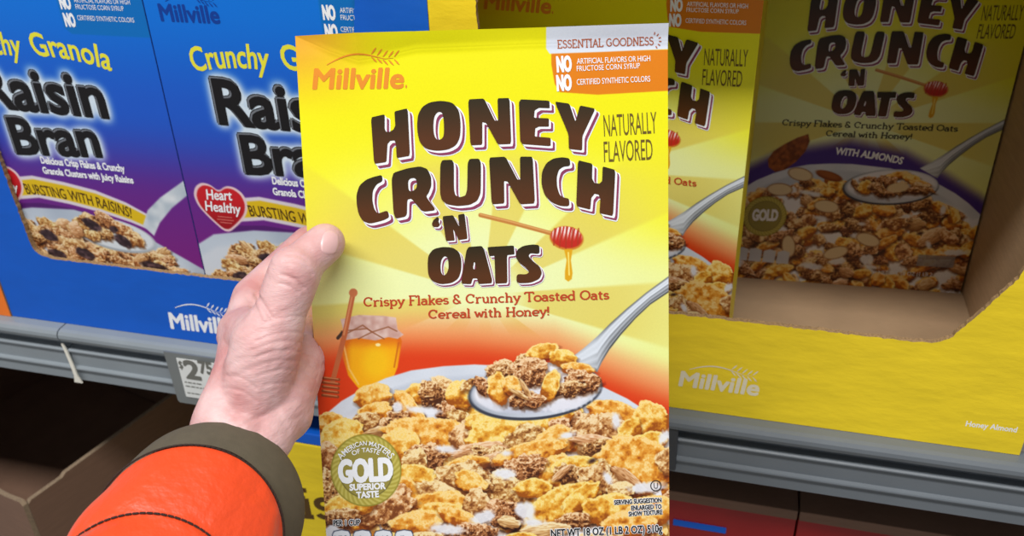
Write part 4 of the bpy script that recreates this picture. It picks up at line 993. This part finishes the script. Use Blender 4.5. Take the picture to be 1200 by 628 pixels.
# the palm flattens where it presses on the carton edge
_w2l = (Matrix.Translation(base) @ M3.to_4x4()).inverted(); _l2w = Matrix.Translation(base) @ M3.to_4x4()
for v in hm.vertices:
    p = _w2l @ v.co
    if 0 < p.z < H and -.0004 < p.y < .0556 and p.x+W/2 > -.0004 and p.x+W/2 < .02:
        if p.y < .0025 and p.x+W/2 > .003: p.y = -.0005
        elif p.y > .0520: p.y = .0558
        else: p.x = -W/2-.0005
        v.co = _l2w @ p
def skin_mat():
    m = mat('skin', (216, 174, 170), .44, .09, 45, .0, sss=.15, spec=.42)
    nt = m.node_tree; b = nt.nodes['Principled BSDF']
    tc = nt.nodes.new('ShaderNodeTexCoord')
    v = nt.nodes.new('ShaderNodeTexVoronoi'); v.inputs['Scale'].default_value = 420; v.feature = 'DISTANCE_TO_EDGE'
    n = nt.nodes.new('ShaderNodeTexNoise'); n.inputs['Scale'].default_value = 150; n.inputs['Detail'].default_value = 6
    mp = nt.nodes.new('ShaderNodeMapping'); mp.inputs['Rotation'].default_value = (0, .6, .2); mp.inputs['Scale'].default_value = (.55, 1, 2.4)
    nt.links.new(tc.outputs['Object'], mp.inputs['Vector'])
    for q in (v, n): nt.links.new(mp.outputs[0], q.inputs['Vector'])
    b1 = nt.nodes.new('ShaderNodeBump'); b1.inputs['Strength'].default_value = .22; b1.inputs['Distance'].default_value = .0006
    b2 = nt.nodes.new('ShaderNodeBump'); b2.inputs['Strength'].default_value = .5; b2.inputs['Distance'].default_value = .0012
    nt.links.new(v.outputs['Distance'], b1.inputs['Height']); nt.links.new(n.outputs['Fac'], b2.inputs['Height'])
    nt.links.new(b1.outputs[0], b2.inputs['Normal']); nt.links.new(b2.outputs[0], b.inputs['Normal'])
    r = [x for x in nt.nodes if x.type == 'VALTORGB'][0]
    r.color_ramp.elements[0].color = (*lin((202, 142, 140)), 1); r.color_ramp.elements[1].color = (*lin((226, 190, 188)), 1)
    return m
skin = skin_mat()
hand = link('hand', hm, person, [skin], True); hand.matrix_parent_inverse = pinv
# thumbnail: curved plate on the thumb tip, facing up and towards the camera
from mathutils.bvhtree import BVHTree
_b = bmesh.new(); _b.from_mesh(hm); _b.verts.ensure_lookup_table(); _b.faces.ensure_lookup_table(); tree = BVHTree.FromBMesh(_b)
bm = bmesh.new(); eye = Vector((0, 0, Z0)); N1 = 16; grid = []
for i in range(N1+1):
    row = []
    for j in range(N1+1):
        s_ = -1+2*i/N1; t_ = -1+2*j/N1
        ss = s_*math.sqrt(1-.42*t_*t_); tt = t_*math.sqrt(1-.42*s_*s_)
        x_ = 386.5+ss*11.0*.94+tt*14*.16; y_ = 284.5-tt*14.0+ss*11*.16
        d_ = (P3(x_, y_, 1)-eye).normalized(); hit, nrm, _, _ = tree.ray_cast(eye, d_)
        if hit is None: hit, nrm, _, _ = tree.find_nearest(P3(x_, y_, .452))
        e_ = max(abs(s_), abs(t_)); row.append(bm.verts.new(hit+nrm*(.0004 if e_ < .95 else .00002)))
    grid.append(row)
_b.free()
for i in range(N1):
    for j in range(N1): bm.faces.new((grid[i][j], grid[i+1][j], grid[i+1][j+1], grid[i][j+1]))
bmesh.ops.recalc_face_normals(bm, faces=bm.faces)
if bm.faces[40].normal.dot(eye-bm.faces[40].calc_center_median()) < 0: bmesh.ops.reverse_faces(bm, faces=bm.faces[:])
me = bpy.data.meshes.new('thumbnail'); bm.to_mesh(me); bm.free()
nail = link('thumbnail', me, hand, [mat('nail', (228, 182, 180), .34, .04, 60, coat=.15)], True)
tag(nail, 'glossy pale pink thumbnail')

# sleeve
orange_cloth = mat('orange_nylon', (236, 74, 24), 0.4, .05, 14, .9, 22, sheen=.2, spec=.45)
olive_cloth = mat('olive_cuff_cloth', (92, 84, 68), .8, .08, 200, .12, 1500)
def ringset(stations, seg=96, puff=0, seed=0):
    """stations: (centre, radius); returns ring vertex positions, frames follow the axis"""
    out = []; rs = np.random.RandomState(seed)
    n = len(stations); ref = Vector((0, 0, 1))
    for i, (cc, r) in enumerate(stations):
        a_ = stations[max(0, i-1)][0]; b_ = stations[min(n-1, i+1)][0]; d_ = ((b_-a_).normalized()*.35+(Vector((0, 0, Z0))-cc).normalized()*.65).normalized()
        u = (ref-d_*ref.dot(d_)).normalized(); v = d_.cross(u)
        out.append([cc+(u*math.cos(2*math.pi*k/seg)+v*math.sin(2*math.pi*k/seg))*(r[k] if hasattr(r, '__len__') else r) for k in range(seg)])
    return out
def loft(name, rings, m, parent):
    bm = bmesh.new(); prev = None
    for r in rings:
        cur = [bm.verts.new(p) for p in r]
        if prev:
            for k in range(len(cur)): bm.faces.new((prev[k], prev[(k+1) % len(cur)], cur[(k+1) % len(cur)], cur[k]))
        prev = cur
    bmesh.ops.recalc_face_normals(bm, faces=bm.faces)
    me = bpy.data.meshes.new(name); bm.to_mesh(me); bm.free()
    o = link(name, me, parent, [m], True); o.matrix_parent_inverse = pinv if parent is person else Matrix.Identity(4); return o
C0, C1, C2, C3, C4 = P3(248, 602, .428), P3(221, 629, .405), P3(166, 716, .378), P3(70, 850, .345), P3(-90, 1060, .30)
R0, R1, R2, R3 = .0436, .0414, .0405, .045
SEG = 96
def lerp(a_, b_, t_): return a_+(b_-a_)*t_
def gather(t_):                               # pleats that run out from the seams
    k = np.arange(SEG)/SEG*2*math.pi; e_ = math.exp(-t_/.16)+math.exp(-(1-t_)/.16)
    return .0007*e_*(np.sin(k*27+2*np.sin(k*3))+.6*np.sin(k*41+1))
def wr(i, amp, seed):                       # gathered-cloth wrinkles round a ring
    rs = np.random.RandomState(seed); k = np.arange(SEG)/SEG*2*math.pi; w_ = np.zeros(SEG)
    for f in (3, 5, 8, 13): w_ += np.sin(k*f+rs.rand()*6.28+i*.35)*rs.rand()/f**.6
    return amp*w_
st = [(lerp(C0, C1, .35), R0*.86), (lerp(C0, C1, .08), R0*.90), (lerp(C0, C1, -.03), R0*.955), (lerp(C0, C1, -.02), R0*.995), (lerp(C0, C1, .1), R0*1.01)]
st += [(lerp(C0, C1, t_), R0*1.01+(R1*.985-R0)*t_+.0008*math.sin(math.pi*t_)) for t_ in (.3, .5, .7, .85, 1.0)]
cuff = loft('cuff', ringset(st, SEG), olive_cloth, person); tag(cuff, 'olive brown cloth cuff')
# inner lining closes the dark gap between cuff and wrist
st = [(lerp(C0, C1, .35), R0*.86), (lerp(C0, C1, .9), R0*.80), (lerp(C1, C2, .6), R0*.75)]
loft('cuff_lining', ringset(st, SEG), olive_cloth, cuff)
st = []
for i in range(25):
    t_ = i/24; bulge = .0016*math.sin(math.pi*t_)**.8
    st.append((lerp(C1, C2, t_), [max(.01, R1+(R2-R1)*t_+bulge+w_*math.sin(math.pi*t_)**.5+g_*math.sin(math.pi*t_)**.3) for w_, g_ in zip(wr(t_*10, .0019, 3), gather(t_))]))
for i in range(1, 31):
    t_ = i/30; bulge = .003*math.sin(math.pi*t_)**1.2
    st.append((lerp(C2, C3, t_), [max(.01, R2+(R3-R2)*t_+bulge+w_*math.sin(math.pi*t_)**.5+g_*math.sin(math.pi*t_)**.3) for w_, g_ in zip(wr(t_*10, .0020, 4), gather(t_))]))
for i in range(1, 21):
    t_ = i/20; st.append((lerp(C3, C4, t_), R3+.008*math.sin(math.pi*t_)**.55+.006*t_))
for t_, r_ in ((1.06, .046), (1.10, .036), (1.12, .020), (1.125, .001)): st.append((lerp(C3, C4, t_), r_))
sleeve = loft('jacket_sleeve', ringset(st, SEG), orange_cloth, person); tag(sleeve, 'orange quilted nylon sleeve')
[n for n in orange_cloth.node_tree.nodes if n.type == 'BUMP'][0].inputs['Distance'].default_value = .007
thread = mat('dark_thread', (44, 26, 18), .8)
def stitches(cc, nxt, r, n, nm):
    bm = bmesh.new(); d_ = ((nxt-cc).normalized()*.35+(Vector((0, 0, Z0))-cc).normalized()*.65).normalized(); ref = Vector((0, 0, 1)); u = (ref-d_*ref.dot(d_)).normalized(); v = d_.cross(u)
    for k in range(n):
        a0 = 2*math.pi*k/n; a1 = a0+2*math.pi/n*.62
        A = cc+(u*math.cos(a0)+v*math.sin(a0))*r; B = cc+(u*math.cos(a1)+v*math.sin(a1))*r
        capsule(bm, A, B, .0005, .0005, 6)
    me = bpy.data.meshes.new(nm); bm.to_mesh(me); bm.free()
    o = link(nm, me, sleeve, [thread])
stitches(lerp(C1, C2, .012), C2, R1+.0010, 110, 'stitching'); stitches(C2, C3, R2+.0010, 90, 'stitching')

# ================================================================== LIGHT
def area(name, loc, sx_, sy_, power, col=(1, 1, 1), rot=(0, 0, 0)):
    l = bpy.data.lights.new(name, 'AREA'); l.shape = 'RECTANGLE'; l.size = sx_; l.size_y = sy_; l.energy = power; l.color = col
    o = bpy.data.objects.new(name, l); COL.objects.link(o); o.location = loc; o.rotation_euler = rot; return o
area('ceiling_tube_light', (-.3, -.75, 3.5), 3.0, .35, 93, (1, .985, .96), (math.radians(25), 0, 0))
w = bpy.data.worlds.new('shop'); bpy.context.scene.world = w; w.use_nodes = True
w.node_tree.nodes['Background'].inputs[0].default_value = (.92, .95, 1, 1); w.node_tree.nodes['Background'].inputs[1].default_value = .34
vs = bpy.context.scene.view_settings
vs.view_transform = 'Standard'; vs.look = 'None'; vs.gamma = 1; vs.use_curve_mapping = False; vs.exposure = 0
